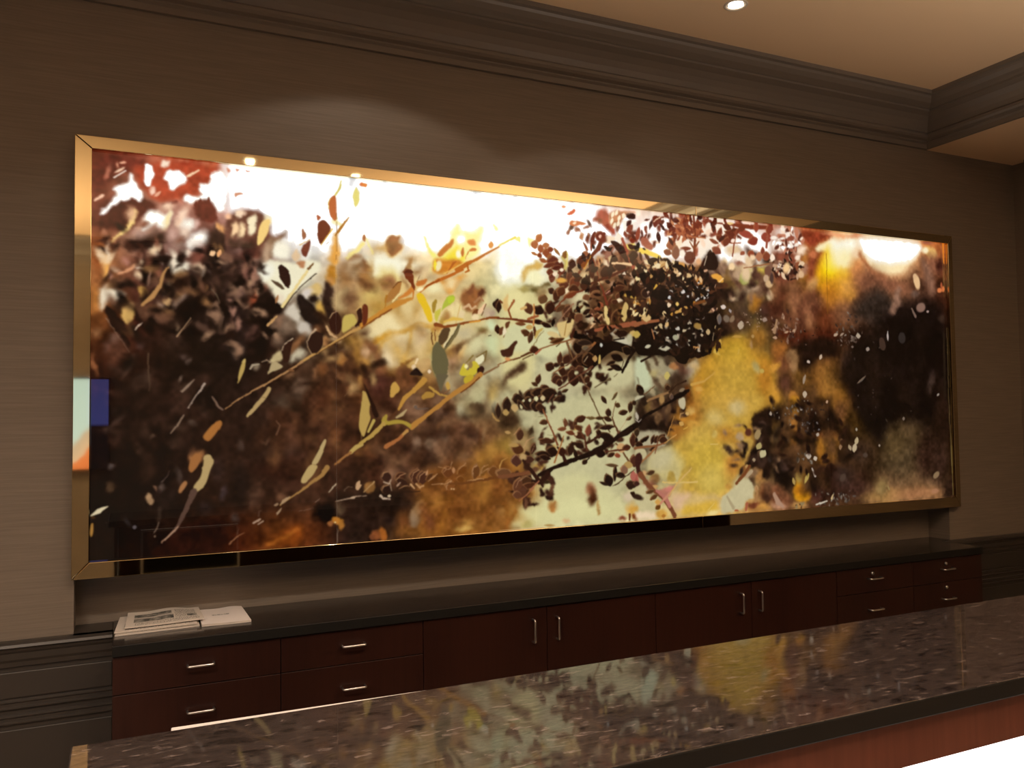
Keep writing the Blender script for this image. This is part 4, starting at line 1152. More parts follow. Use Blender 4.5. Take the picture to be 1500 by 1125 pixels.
2 33 240 200 152 2257 271 58 2303 270 58 2361 273 72
0 44 60 30 21 2214 322 23 -7 2 31
2 33 90 42 28 2102 390 33 2178 360 52 2255 333 71 2350 291 62
0 45 240 220 192 2323 324 10 0 -1 13
0 66 192 152 120 2365 326 16 0 -1 13
0 65 58 32 22 2296 375 26 0 -1 13
2 30 110 58 36 1644 565 44 1712 567 48 1767 571 79 1832 577 66
2 30 138 74 40 1710 565 44 1696 524 44 1722 481 26
2 30 160 96 56 1699 519 31 1727 478 53
1 40 122 74 44 1649 476 1676 495 1649 497
0 40 44 24 18 1649 513 12 0 -1 25
1 40 106 64 40 1680 587 1705 573 1700 603 1684 614
1 40 106 66 44 1648 613 1675 599 1665 637 1647 642
2 25 138 100 68 1684 616 22 1670 649 22
0 40 236 220 184 1675 624 8 -6 3 16
0 36 90 56 38 1803 515 19 6 -5 23
0 35 116 72 44 1760 588 24 -1 1 8
0 36 44 26 20 1854 521 20 -12 10 19
0 36 60 34 25 1912 508 22 -6 2 28
0 36 106 74 48 1877 469 20 -8 5 20
0 37 58 32 24 1920 428 14 -7 7 12
0 37 76 44 30 1949 444 16 -9 3 29
0 37 92 52 32 1973 426 17 -15 8 23
0 37 74 40 26 2042 413 25 0 -1 22
0 37 122 64 38 2022 440 31 5 -14 10
0 38 74 44 32 2147 408 19 -8 4 26
0 38 116 76 52 2111 448 18 7 -8 12
0 38 122 82 56 2156 429 24 8 -13 12
0 38 90 52 38 2243 411 36 7 -20 11
0 39 78 44 30 2290 393 30 5 -11 12
0 38 90 48 34 2235 461 7 -11 3 21
0 39 76 44 30 2265 461 17 -2 2 11
0 39 94 56 38 2282 432 10 -6 3 15
0 38 154 84 56 2188 476 12 -7 10 6
0 38 142 78 52 2173 498 18 1 -4 6
0 38 100 64 44 2139 520 12 1 -1 18
0 37 92 62 40 2070 503 19 4 -15 4
0 37 88 56 40 2006 519 24 -9 5 28
0 37 90 60 40 1967 508 21 8 -16 8
0 37 76 48 34 2032 539 20 0 -1 15
0 37 106 68 48 2064 547 18 11 -14 12
0 36 42 23 20 1851 576 28 -2 3 10
0 36 46 26 20 1891 587 24 -4 7 9
0 36 84 52 32 1785 629 19 -6 8 12
0 36 78 50 34 1808 649 11 -8 2 25
0 36 200 160 96 1804 601 19 0 -1 11
0 36 76 48 28 1936 652 26 0 -1 9
0 38 90 54 36 2174 542 22 -10 10 16
0 38 74 42 28 2238 527 12 6 -2 35
0 38 78 48 32 2264 534 14 -13 4 30
0 39 76 44 28 2300 546 12 0 0 13
0 38 90 48 32 2204 583 27 -1 1 8
0 39 60 34 24 2377 508 23 -1 -1 27
1 31 28 16 14 1913 578 1930 554 1937 573 1922 595
2 26 160 116 88 1937 590 23 2006 510 23 2036 479 32
2 32 122 64 40 2062 421 46 1987 459 46 1933 513 32
2 32 116 60 42 2062 425 47 2117 396 56
2 33 124 60 42 2193 388 38 2212 440 57 2219 470 71
2 22 208 152 128 2217 422 19 2275 379 19
2 31 200 136 80 1829 492 36 1828 539 45 1825 590 45
2 41 216 176 112 1763 516 53 1787 507 66
2 41 160 92 56 1800 561 76 1847 547 45
1 41 90 52 32 1823 598 1832 594 1841 623 1824 649
2 36 196 168 96 1831 649 45 1846 623 89 1874 603 31
2 21 138 116 72 1824 683 18 1850 640 18 1879 613 11
1 91 216 188 128 1942 577 1985 563 2040 548 2039 574 2004 635 1969 649 1951 607
1 61 216 192 136 1888 622 1908 612 1946 620 1974 653 1926 646
2 32 160 120 64 1984 631 23 1995 575 18
0 61 74 44 24 1950 658 32 3 -11 8
2 26 138 92 58 2038 643 45 1994 657 40 1906 681 31 1844 703 31 1755 739 31 1686 757 36 1641 778 22
2 30 92 56 32 1835 703 66 1769 734 44 1718 752 18
0 41 68 38 26 1828 704 20 3 -4 14
2 31 168 100 72 1863 699 31 1835 720 54
2 30 106 80 52 1821 725 35 1764 751 22
1 59 74 44 32 1653 712 1669 707 1692 698 1715 673 1738 662 1740 672 1721 702 1714 731 1691 742 1664 736
0 59 216 152 96 1691 748 14 0 0 8
2 32 122 90 60 1998 665 69 2012 704 55 2026 738 23
1 91 168 132 100 2038 638 2072 642 2052 668 2013 678
2 21 200 140 100 2023 656 28 2003 672 14
2 21 74 60 32 1940 684 23 1959 671 18
1 43 23 16 14 2024 617 2053 603 2058 625 2112 619 2197 651 2264 649 2362 674 2378 691 2325 714 2258 694 2201 730 2170 761 2129 788 2080 780 2071 733 2121 701 2152 666 2072 650 2033 643
0 92 42 28 18 2088 585 28 6 -10 14
0 63 52 34 26 2138 618 25 -1 -1 26
0 63 180 164 144 2103 615 17 0 -1 10
2 42 72 40 28 2039 600 69 2023 635 92
0 37 36 22 18 2057 685 22 3 -2 31
0 63 46 34 28 2092 663 35 0 -1 13
0 43 106 92 72 2101 689 18 0 0 10
0 27 200 196 184 2184 674 8 0 0 10
2 32 152 100 60 2152 661 61 2121 684 47
0 37 46 28 20 2075 741 25 -13 13 19
0 43 42 25 18 2115 745 30 -1 -1 30
0 38 184 144 92 2150 740 13 -3 2 16
1 32 200 172 104 2171 726 2181 717 2183 757 2167 766
2 21 184 160 128 2090 754 19 2110 728 23
0 31 74 46 34 1960 743 11 -3 1 27
0 32 67 40 30 1994 745 16 -11 6 21
0 31 58 36 28 1909 782 19 -11 9 17
0 31 52 32 26 1943 773 16 0 0 10
0 31 60 36 26 1972 803 17 0 0 21
0 31 58 35 26 1972 771 8 9 -6 10
0 32 76 46 34 2065 789 22 2 -4 12
0 32 90 60 44 2025 789 15 0 0 10
0 31 68 40 30 1942 842 23 5 -6 18
0 31 60 36 28 1956 858 17 0 0 15
0 31 58 34 26 1986 833 13 8 -9 8
0 32 53 31 24 2034 845 25 0 0 26
0 32 64 38 28 2020 815 14 -9 4 20
0 32 64 40 28 2103 840 13 -7 4 16
0 31 66 41 30 1847 842 12 -7 3 22
0 31 58 34 26 1879 880 22 0 0 13
0 31 70 48 32 1828 863 14 -4 7 6
0 33 30 20 17 2273 733 31 -9 12 15
0 33 36 23 19 2241 760 23 4 -10 7
0 33 28 18 16 2271 782 32 -5 10 12
0 33 44 28 20 2235 791 17 1 -3 5
0 33 26 17 15 2330 697 22 -11 11 16
2 26 138 96 64 2051 724 27 2001 768 36 1923 812 27
2 27 92 64 48 2131 679 23 2051 733 32 1991 773 28
2 32 106 68 50 2134 775 55 2069 815 41 1990 867 37 1951 886 32
2 27 58 36 26 2139 779 47 2104 814 19
2 33 30 19 16 2378 691 72 2340 732 82 2302 803 58
2 22 58 42 28 2308 750 19 2297 786 14
2 32 116 84 60 2069 819 56 2093 866 32 2117 886 32
2 22 108 92 64 2255 822 19 2276 810 14
2 43 106 90 64 2147 875 28 2204 844 33 2229 835 80
2 38 156 92 64 2153 604 72 2250 584 96 2381 561 119
2 43 208 164 120 2195 520 33 2128 592 47
1 44 220 192 128 2201 484 2221 479 2240 566 2224 580 2207 537
2 32 200 140 112 2139 526 47 2124 553 23
1 50 207 176 112 2309 484 2325 456 2346 473 2339 527 2318 563 2298 533
2 66 200 160 80 2326 425 83 2384 431 97
0 64 32 20 15 2172 648 33 -4 10 10
2 33 26 16 13 2254 645 29 2316 635 38
0 65 42 26 20 2301 613 36 0 -1 15
0 94 42 26 20 2223 637 26 0 -1 22
2 33 42 28 20 2362 674 34 2374 624 49
0 65 200 168 104 2364 611 18 8 -10 11
0 64 68 48 31 2214 611 20 0 -1 18
0 96 184 176 144 2347 634 16 0 0 22
0 35 48 32 26 1686 961 19 -3 2 31
0 35 44 29 24 1739 932 23 4 -4 20
0 36 46 30 24 1799 916 23 0 0 23
0 36 44 29 23 1851 903 38 0 0 21
0 36 44 29 23 1903 903 38 0 0 21
0 35 50 34 26 1794 949 28 0 0 25
0 35 52 36 28 1752 957 8 11 -4 18
0 36 48 32 26 1831 962 23 0 0 25
0 35 51 35 27 1642 986 12 0 0 29
0 36 58 38 28 1945 931 18 5 -11 7
0 37 60 42 30 1984 895 18 2 -6 6
0 36 54 36 28 1860 933 24 0 0 17
0 31 216 208 160 1834 928 10 0 0 12
0 36 204 184 140 1867 926 12 0 0 13
0 45 192 160 108 1722 970 16 0 0 18
0 45 176 144 88 1678 990 15 0 0 14
0 25 208 200 160 1801 935 7 0 0 8
0 25 200 188 144 1754 966 6 4 -2 9
0 25 200 192 148 1766 937 6 0 0 6
2 31 106 68 52 1892 945 36 1922 912 27
2 21 122 106 76 1902 941 22 1918 954 13
0 31 62 38 28 1852 968 19 0 0 16
0 31 76 50 34 1874 1040 21 4 -6 10
0 31 70 42 30 1887 1126 37 -2 6 11
2 26 124 74 48 1868 979 40 1891 1030 36 1919 1089 40 1941 1145 54
2 15 200 148 104 1868 987 11 1900 1047 11
2 20 148 136 100 1844 1012 18 1872 1009 18
2 21 156 144 104 1887 1099 13 1918 1101 13
2 27 106 85 58 2105 886 33 2146 964 33 2170 1012 33 2199 1051 33 2224 1091 33
2 27 106 74 48 2259 1144 38 2299 1189 43 2334 1243 57
0 31 106 68 48 1984 1044 9 0 0 20
0 31 118 74 50 1967 1071 20 2 -3 8
0 31 106 60 40 2010 1091 22 -3 5 8
0 32 68 40 30 2065 1028 26 5 -8 14
0 32 74 46 32 2035 1049 7 -8 4 11
0 32 106 86 54 2120 1023 22 0 0 6
0 32 122 68 52 2106 1082 13 -6 2 25
0 32 80 48 31 2054 1070 17 -8 13 8
0 32 72 42 30 2059 1105 25 0 1 15
0 32 52 34 26 2197 938 9 12 -5 16
0 33 90 72 48 2258 920 5 -15 3 18
0 33 78 56 36 2273 964 14 -4 5 10
0 33 51 32 26 2221 1000 14 0 0 18
0 32 67 48 31 2170 1025 23 1 -1 7
0 32 56 37 27 2215 1030 21 -4 7 10
0 33 58 38 28 2303 1000 23 3 -5 11
0 33 51 34 26 2345 974 13 -5 2 25
0 33 70 50 32 2336 1027 16 4 -7 5
0 32 46 30 24 2209 1069 40 2 -5 10
0 33 51 34 26 2367 952 13 0 0 11
0 32 36 24 20 2203 1116 45 -4 8 19
0 32 44 28 22 2163 1094 12 0 0 13
0 32 34 22 18 2171 1194 25 -4 4 17
0 32 58 36 26 2232 1202 18 5 -8 8
0 32 51 34 26 2086 1230 9 -11 7 11
0 32 40 26 21 2037 1190 9 6 -2 21
0 31 54 34 26 2011 1168 16 -6 3 29
0 32 46 29 23 2058 1150 23 -6 10 11
0 31 51 33 26 2024 1142 21 0 -1 6
0 31 60 32 24 1965 1179 17 -4 3 19
0 31 42 26 21 1912 1178 27 -8 9 20
0 31 41 26 21 1865 1189 35 -2 4 14
0 31 39 24 20 1874 1202 28 -2 5 10
0 30 46 29 24 1836 1209 7 -3 2 10
0 30 67 41 30 1814 1158 12 -10 4 23
0 30 85 52 32 1737 1160 26 -7 9 18
0 30 83 52 42 1728 1213 22 0 1 25
0 30 74 46 36 1790 1207 28 0 1 14
0 30 78 50 36 1748 1094 15 -5 3 24
0 30 176 140 84 1713 1139 27 -1 3 8
0 30 110 74 48 1666 1269 35 -5 7 22
0 30 51 32 26 1807 1299 29 -9 14 16
0 30 74 48 32 1774 1306 26 8 -7 20
0 30 76 44 30 1788 1327 37 2 -4 12
0 30 90 56 40 1751 1346 27 0 1 21
0 30 100 63 44 1733 1325 17 -13 6 30
0 31 58 44 28 1881 1315 19 0 1 8
0 33 200 160 112 2289 1167 26 0 1 22
0 33 74 42 30 2320 1167 21 2 -3 13
0 33 138 74 52 2268 1205 15 0 0 10
0 33 70 40 30 2357 1133 16 -1 0 31
0 33 82 48 38 2360 1235 21 -1 1 26
0 32 90 70 48 2236 1252 30 -1 3 7
0 33 176 144 88 2323 1251 26 0 1 18
0 33 132 96 74 2302 1276 18 0 1 22
0 33 40 26 22 2250 1292 10 -4 1 33
0 33 40 26 22 2281 1300 25 -3 5 11
0 32 36 24 21 2214 1321 21 8 -4 26
0 32 44 31 24 2188 1335 22 -3 8 6
0 33 52 38 31 2347 1349 31 0 1 16
0 33 176 104 90 2353 1305 16 -1 1 26
0 32 196 188 148 2175 1131 13 0 0 13
0 43 194 186 144 2119 1156 22 0 1 19
0 32 200 180 136 2039 1096 8 0 0 9
0 86 184 152 104 1762 1194 18 0 1 14
0 59 192 176 136 1819 1287 18 -8 10 12
2 32 36 23 19 2369 1062 162 2316 1092 162 2280 1105 115 2238 1135 92 2182 1164 138 2111 1192 138 2042 1211 106 1983 1230 115 1916 1249 78 1887 1265 138 1840 1280 92
2 35 55 33 26 1762 1210 66 1798 1253 88 1839 1305 88 1862 1335 44
2 35 122 78 52 1638 1280 65 1706 1278 86 1789 1265 86
2 41 53 32 25 1887 1277 155 1858 1310 133 1839 1321 44
2 25 168 108 80 1792 1348 26 1839 1309 31
2 31 58 32 25 1979 1218 90 1965 1183 68 1941 1157 45
2 31 160 104 60 1921 1224 45 1946 1174 45 1971 1103 23
2 32 94 56 40 2097 1170 60 2088 1127 55 2064 1083 37 2035 1062 28
2 32 64 38 28 2097 1140 56 2168 1107 70
2 27 94 60 40 2275 1092 62 2250 1056 47 2236 1017 28
2 22 110 76 52 2241 1017 19 2263 942 19
2 27 92 50 34 2192 1186 24 2263 1179 47 2335 1172 33
2 26 44 29 23 2081 1230 23 2111 1209 32
2 22 74 52 34 2359 1274 19 2265 1336 33 2234 1348 24
2 20 192 148 108 1763 1153 18 1782 1124 18 1817 1106 13
2 20 184 140 96 1718 1094 22 1750 1057 9
2 15 192 148 104 1765 1157 13 1772 1178 13
0 30 180 144 92 1686 1083 16 -2 3 7
2 30 184 140 80 1643 1239 34 1657 1207 26 1685 1194 9
2 15 184 144 112 1804 1174 11 1819 1142 11
2 15 168 128 104 1707 1200 11 1726 1180 11
2 15 176 136 104 1724 1333 11 1738 1304 13 1775 1281 9
2 11 176 128 96 2265 1100 7 2355 996 7
1 35 94 60 44 1714 1375 1728 1355 1756 1332 1778 1346 1769 1374 1732 1384
0 30 100 64 46 1730 1368 21 0 1 15
2 25 160 104 72 1811 1339 31 1769 1374 31 1736 1395 22
0 38 56 38 29 2337 1350 23 0 1 18
1 44 52 34 23 2331 1381 2362 1378 2361 1417 2346 1403
2 44 106 58 32 2328 1490 48 2328 1516 48
0 60 176 140 84 1892 1512 28 0 2 5
2 20 224 192 144 1635 1520 11 1864 1518 11
3 41 5 140 70 48 168 92 60 184 108 72 122 58 40 208 140 96 2688 65 102 -1 -9 56 70 185 1
1 73 132 60 40 2780 15 3076 12 3262 1 3261 21 3075 37 2955 23 2814 21
0 30 255 232 208 2885 12 23 -1 0 5
0 31 255 232 208 2941 12 11 0 -1 9
0 37 240 200 136 2979 14 24 -2 1 7
1 46 116 46 28 2495 17 2550 17 2538 45 2510 80 2494 67
2 29 240 200 168 2500 49 25 2539 20 35
1 98 176 104 80 2422 137 2449 121 2470 152 2497 168 2491 191 2453 189 2422 165
1 51 154 74 52 2391 113 2413 74 2423 110 2406 152 2390 140
1 40 140 70 48 2440 77 2461 70 2460 116 2450 108
1 98 248 216 96 2389 185 2432 182 2534 211 2550 237 2485 224 2399 207
2 36 124 58 36 2746 3 62 2755 92 67 2747 196 78
2 36 138 74 44 2777 128 36 2747 168 52 2720 132 26
2 36 184 112 72 2732 108 26 2778 104 36 2818 106 26
0 49 140 68 52 2875 58 11 7 -3 22
0 49 122 52 36 2912 74 11 -10 2 28
0 49 108 44 28 2912 98 17 -9 7 13
0 49 140 76 56 2876 120 26 -5 8 9
0 49 110 46 32 2971 93 31 14 -17 20
0 49 106 44 30 2984 68 35 -5 5 14
0 49 120 58 40 2953 114 17 -11 4 23
0 49 138 74 56 2892 166 24 -12 12 14
0 50 160 74 60 3086 65 46 -8 10 16
0 50 142 62 48 3134 95 29 8 -11 18
0 51 154 72 56 3222 68 28 18 -14 24
0 51 140 64 48 3249 22 18 -14 4 29
0 51 156 76 56 3155 20 15 -1 -1 24
0 51 138 70 54 3195 149 12 -1 -1 20
0 51 138 74 52 3219 172 25 -1 -2 20
0 50 150 76 52 3117 167 17 -8 4 17
0 51 184 124 92 3169 175 25 -1 -2 24
0 50 160 92 68 3059 164 14 8 -10 7
0 47 124 58 40 2699 169 28 -1 -1 7
0 47 112 64 48 2718 212 34 -1 -2 33
0 47 156 92 64 2607 159 26 -1 -2 23
0 47 140 92 72 2634 194 22 -1 -2 32
0 46 136 83 60 2584 198 21 -6 5 13
0 47 192 120 80 2602 132 17 8 -13 8
0 50 122 52 36 3020 56 18 0 -2 14
2 37 142 74 52 3020 46 65 3000 130 43 2992 188 38
2 31 160 88 60 2982 117 32 3049 111 22
2 38 160 88 68 3220 123 67 3229 63 83
0 101 255 244 224 2673 192 17 0 -1 19
0 108 248 216 176 3126 183 18 0 -1 15
0 106 251 216 168 2984 241 21 -5 2 19
0 37 255 228 208 2995 104 14 3 -5 8
1 48 44 26 20 2830 190 2845 165 2854 169 2880 181 2902 242 2877 267 2819 266 2818 224
2 24 240 216 184 2827 199 16 2808 248 21
2 30 44 26 20 2833 185 37 2851 167 31
1 48 60 32 24 2785 249 2815 200 2808 248 2790 272
1 51 21 14 12 2388 248 2409 265 2456 298 2504 332 2525 353 2568 383 2645 416 2667 435 2490 444 2449 389 2417 346 2387 303
3 34 6 58 36 26 240 216 168 92 60 40 216 176 120 42 26 20 200 154 96 2522 276 109 -1 -7 46 60 150 2
3 35 5 28 18 16 44 28 22 224 184 136 60 40 32 36 22 18 2715 310 113 -1 -7 51 60 123 3
3 30 5 16 12 11 24 17 16 14 10 10 208 200 192 28 21 19 2724 384 148 -1 -8 51 90 113 4
1 34 224 176 80 2481 397 2503 368 2531 339 2536 353 2503 386
2 35 74 44 30 2536 348 75 2570 314 60 2598 271 50
0 66 240 216 160 2397 320 16 7 -3 40
0 46 240 220 176 2522 267 11 0 -1 14
2 34 240 216 160 2441 245 25 2478 269 35
0 45 58 32 24 2400 405 18 -6 2 27
0 45 52 32 26 2443 412 21 4 -4 22
2 40 200 164 136 2417 364 35 2459 393 74 2469 445 49
0 35 240 216 168 2681 312 7 -10 2 22
0 35 248 220 176 2653 300 8 0 0 8
0 69 224 188 136 2704 306 22 -3 2 11
1 104 232 168 76 2847 292 2889 280 2929 302 2931 330 2899 332 2859 311
2 37 240 200 136 2899 332 37 2929 306 37
0 29 220 212 204 2668 389 14 -6 6 8
0 29 216 212 208 2589 425 10 4 -4 10
0 29 240 224 208 2572 355 10 0 -1 9
0 70 168 136 104 2819 360 14 0 -1 14
0 48 138 100 64 2792 399 9 0 0 9
2 30 208 160 128 2869 367 26 2881 338 21
2 36 216 168 132 2807 276 52 2825 270 37
2 38 160 108 72 3063 245 27 3130 231 38 3255 204 38
2 71 90 56 38 2839 387 79 2898 356 105 2946 339 105
0 75 122 84 68 3229 249 23 -1 -1 29
0 75 200 168 136 3215 289 19 -1 -1 20
0 110 216 180 136 3233 318 25 -1 -1 20
0 75 85 64 58 3253 287 13 -1 -1 29
3 29 5 18 13 12 28 20 18 36 24 21 14 11 10 44 29 23 2607 576 244 -3 -8 119 170 121 5
3 34 5 224 188 124 138 92 52 240 216 160 60 36 24 192 140 72 2430 501 86 -1 -4 59 50 128 6
1 46 200 176 132 2493 575 2537 551 2546 592 2524 615 2498 593
0 40 216 176 120 2569 559 10 -6 3 13
0 35 200 164 120 2597 560 7 -8 2 17
0 29 200 192 176 2630 575 13 -8 8 8
0 35 200 180 144 2677 583 16 5 -10 6
0 35 168 164 136 2617 624 16 0 0 16
0 41 192 184 160 2706 651 12 12 -6 18
0 29 196 188 168 2570 627 11 0 0 5
0 35 184 176 160 2661 639 8 -7 2 15
0 29 188 184 172 2622 667 8 -5 2 10
0 29 184 176 164 2724 593 8 0 0 7
0 40 240 208 152 2554 505 13 0 -1 13
0 40 240 212 176 2585 460 13 -5 2 15
0 41 232 192 112 2635 453 10 0 0 11
0 34 176 156 112 2505 493 9 0 0 9
2 47 208 160 88 2626 497 76 2660 482 112 2694 469 102
0 46 192 140 64 2604 506 13 0 -1 9
0 41 220 184 120 2676 502 13 5 -7 8
0 47 200 136 56 2740 444 9 0 0 11
2 47 124 76 40 2705 471 77 2745 446 77 2803 429 77
2 45 154 96 64 2381 568 108 2434 555 88 2515 543 74
2 28 176 120 80 2476 589 35 2491 634 35
0 66 192 164 88 2390 615 21 0 -1 18
0 66 212 180 124 2445 532 27 0 -1 18
0 70 160 128 72 2759 561 25 0 -1 16
0 36 192 164 120 2822 590 12 0 0 16
0 42 192 164 120 2868 576 9 -5 1 21
0 48 184 148 88 2901 578 18 0 -1 9
0 30 192 168 136 2784 607 9 0 0 9
2 30 200 148 92 2733 692 31 2728 669 36 2762 673 26
2 24 200 148 92 2727 692 21 2757 664 21
2 18 184 164 148 2801 513 16 2825 475 16
0 48 140 100 80 2860 469 23 0 -1 16
2 30 216 176 144 2843 460 26 2860 478 37 2883 463 26
0 36 220 202 188 2922 456 17 -3 2 10
2 24 176 160 144 2749 525 16 2777 528 21 2801 518 13
0 31 168 156 152 2968 476 7 5 -2 11
0 48 108 100 96 2896 524 12 -1 0 24
0 72 124 108 92 2941 515 19 8 -6 18
2 48 20 15 13 2871 487 115 2851 582 104 2830 690 104
2 30 154 132 104 2857 586 26 2849 657 26
1 46 19 14 12 2373 664 2411 645 2475 644 2496 670 2484 689 2604 695 2716 693 2842 690 2795 719 2704 720 2681 758 2631 749 2604 713 2484 716 2430 721 2388 709
0 40 196 188 160 2453 674 18 3 -6 8
0 67 188 180 152 2550 680 33 0 -1 12
2 34 42 28 21 2413 748 59 2484 716 34
0 67 196 176 104 2563 816 16 -1 0 20
0 39 28 19 16 2402 887 17 14 -8 21
2 96 44 32 24 2405 896 146 2425 952 146
2 28 108 76 52 2426 909 34 2486 867 20
0 34 56 36 26 2564 875 14 -4 2 17
2 17 138 104 72 2550 873 12 2564 859 15 2581 868 10
2 33 28 20 17 2367 945 34 2404 927 48
2 34 148 112 76 2441 941 49 2522 914 74 2572 900 40
2 35 56 37 27 2572 900 40 2622 859 35 2678 840 50
1 41 26 18 16 2582 923 2632 900 2700 877 2699 896 2643 923 2598 946 2576 941
0 41 138 120 96 2652 886 17 4 -7 8
0 34 92 74 64 2587 923 11 0 0 14
2 47 200 156 80 2712 859 77 2792 840 52 2862 797 26
0 102 208 160 80 2756 882 23 0 0 14
0 74 192 164 88 3168 784 15 0 0 12
2 71 204 168 80 2865 689 131 2894 707 31
2 48 200 160 76 2896 623 63 2901 651 53
2 31 208 172 88 3012 700 27 3019 676 21
0 49 188 148 72 3009 608 36 0 -1 7
0 50 176 140 88 3112 604 10 0 0 10
0 49 184 164 140 3035 547 20 -5 2 21
0 72 140 116 92 2979 516 12 -12 5 17
0 51 160 136 120 3198 512 17 -5 4 11
3 25 3 184 156 136 138 112 96 208 184 160 3121 510 80 -2 -3 63 24 49 7
1 96 192 184 152 2373 918 2436 914 2372 945
0 98 168 132 84 2527 936 16 -1 0 23
1 68 192 180 148 2626 937 2665 918 2675 955 2663 987 2636 973
2 40 26 18 16 2665 909 64 2532 968 59 2423 1017 74 2364 1073 98
0 44 184 172 152 2381 1016 10 4 -1 19
2 22 192 176 160 2370 1031 19 2391 1043 24 2407 1030 15
0 33 34 23 18 2420 1132 26 6 -15 7
0 33 58 44 32 2379 1096 13 0 0 18
0 34 51 33 26 2471 1133 10 -9 3 19
0 34 60 38 28 2493 1134 12 -9 5 16
0 34 51 33 26 2522 1126 20 10 -15 8
0 34 64 40 28 2533 1139 22 0 1 18
0 33 44 28 21 2391 1154 21 0 1 13
0 34 60 36 26 2473 1178 23 3 -6 8
0 33 42 28 22 2376 1131 8 0 0 13
2 34 138 92 60 2367 1171 73 2430 1164 59 2494 1163 49 2549 1149 34
2 34 156 110 72 2494 1170 49 2424 1221 58 2375 1255 58
2 28 124 80 56 2483 1201 25 2500 1143 39
2 23 192 140 80 2555 1117 25 2584 1054 20 2602 1018 15
2 29 200 152 88 2538 1153 20 2610 1109 30
1 65 192 180 140 2367 1175 2420 1172 2435 1204 2408 1230 2366 1202
1 65 64 36 32 2366 1202 2398 1189 2408 1225 2386 1264 2416 1310 2395 1326 2365 1272
2 23 212 168 80 2655 1083 20 2683 1072 25
2 30 212 180 104 2823 1162 31 2869 1163 26
2 34 216 184 112 2522 1343 35 2610 1349 50 2732 1350 35
2 46 208 172 104 2559 1410 40 2621 1345 50 2700 1280 25
0 46 200 156 88 2645 1055 14 -7 7 10
0 41 208 168 104 2680 1006 11 0 0 9
2 23 200 156 104 2634 1028 20 2641 1005 20 2663 1001 13
0 106 92 52 40 3069 1109 22 -1 0 19
0 73 160 136 96 3129 1120 19 -13 6 27
0 50 176 160 108 3136 1182 17 -10 5 20
0 50 192 180 140 3163 1221 18 -15 9 19
2 37 28 20 17 3124 1201 38 3173 1197 49
0 43 160 140 112 3101 1252 11 0 0 9
0 38 168 152 136 3222 1011 9 0 0 10
0 96 200 160 112 2417 1296 14 9 -6 13
0 66 74 52 36 2456 1296 22 4 -6 9
0 34 108 76 48 2446 1384 18 2 -3 6
0 45 196 156 100 2473 1365 26 2 -3 9
1 72 180 156 124 3035 1335 3084 1294 3096 1314 3052 1345
0 49 180 140 96 3111 1404 12 -1 1 19
0 49 184 144 92 3054 1284 12 0 0 11
0 95 60 42 32 2377 1407 29 -6 11 12
0 65 68 42 36 2373 1345 16 0 1 11
2 51 124 76 52 2395 1298 147 2431 1348 108 2478 1386 98 2526 1419 122 2568 1471 122 2589 1512 122
2 45 184 120 104 2489 1382 74 2542 1425 123 2563 1462 98
2 34 200 140 112 2570 1390 49 2537 1424 59 2493 1462 59
0 34 92 64 40 2449 1386 21 4 -7 7
0 34 96 64 40 2472 1416 20 6 -10 8
0 34 106 68 32 2495 1467 13 7 -8 8
0 45 176 120 56 2524 1508 13 0 1 9
0 66 208 160 88 2493 1440 16 0 1 13
2 48 176 160 124 2919 1435 63 2959 1493 89
1 48 168 88 56 2961 1512 2976 1499 2999 1514
1 49 168 100 72 3032 1516 3040 1465 3060 1470 3047 1517
2 49 168 124 80 3111 1397 27 3116 1426 64 3103 1463 107
2 72 122 74 44 2980 1368 80 3035 1323 106 3072 1282 80
2 24 224 192 112 2796 1497 21 2837 1463 15
2 17 232 200 152 2359 1528 15 2454 1526 19 2540 1526 12
3 70 6 255 240 224 200 132 104 255 248 240 154 88 68 106 58 44 255 228 204 3363 66 113 -2 -9 67 50 199 8
3 61 5 74 44 36 200 160 128 232 200 164 51 34 28 138 100 80 3358 214 122 -3 -8 81 60 168 9
0 104 255 232 208 3438 161 19 8 -9 11
0 151 248 208 152 3358 224 22 -8 2 30
0 69 255 232 208 3261 173 17 -1 -1 20
0 104 224 184 144 3461 254 21 -1 -1 20
2 27 138 92 32 3650 126 16 3646 462 16
0 175 255 240 200 4442 50 25 -1 -2 18
2 83 232 136 48 4599 -3 72 4599 117 36
0 175 168 100 76 4466 0 42 -1 -3 12
0 118 232 192 144 4360 243 25 9 -4 43
0 80 224 184 140 4346 211 15 -1 -1 15
0 118 140 110 96 4389 395 32 -22 12 26
2 80 122 100 88 4311 406 61 4340 448 104
0 51 168 144 136 4446 415 10 6 -6 5
0 82 216 128 80 4553 284 21 -1 -1 15
0 82 208 120 72 4585 275 15 -1 -1 18
0 72 176 96 64 4570 253 9 -1 0 18
3 37 4 110 95 84 132 118 105 91 76 66 60 48 42 3805 539 113 -4 -4 90 30 97 10
3 52 4 138 106 88 184 148 120 106 76 60 74 48 40 3329 542 103 -3 -4 86 40 121 11
3 36 3 105 89 79 27 18 15 69 52 44 3502 583 142 -3 -4 81 16 70 12
2 69 168 132 100 3260 577 90 3279 510 60
0 39 188 172 164 4107 572 7 1 0 28
0 56 176 156 136 3874 579 17 -1 -1 15
2 82 44 36 28 4577 546 89 4569 923 62
2 31 94 80 52 4606 508 22 4601 923 27 4607 1337 27
3 26 4 121 110 100 80 69 63 48 39 35 137 129 118 3486 1029 150 -3 2 87 42 69 13
3 35 3 110 100 89 129 118 108 69 59 52 3331 1001 103 -2 1 53 18 83 14
3 27 2 110 105 105 71 67 67 3502 1089 71 -1 1 40 21 69 15
3 35 3 105 95 84 126 116 105 69 58 47 3443 1247 96 -1 3 40 16 107 16
3 37 2 121 105 95 92 76 66 3793 612 84 -1 -2 35 15 89 17
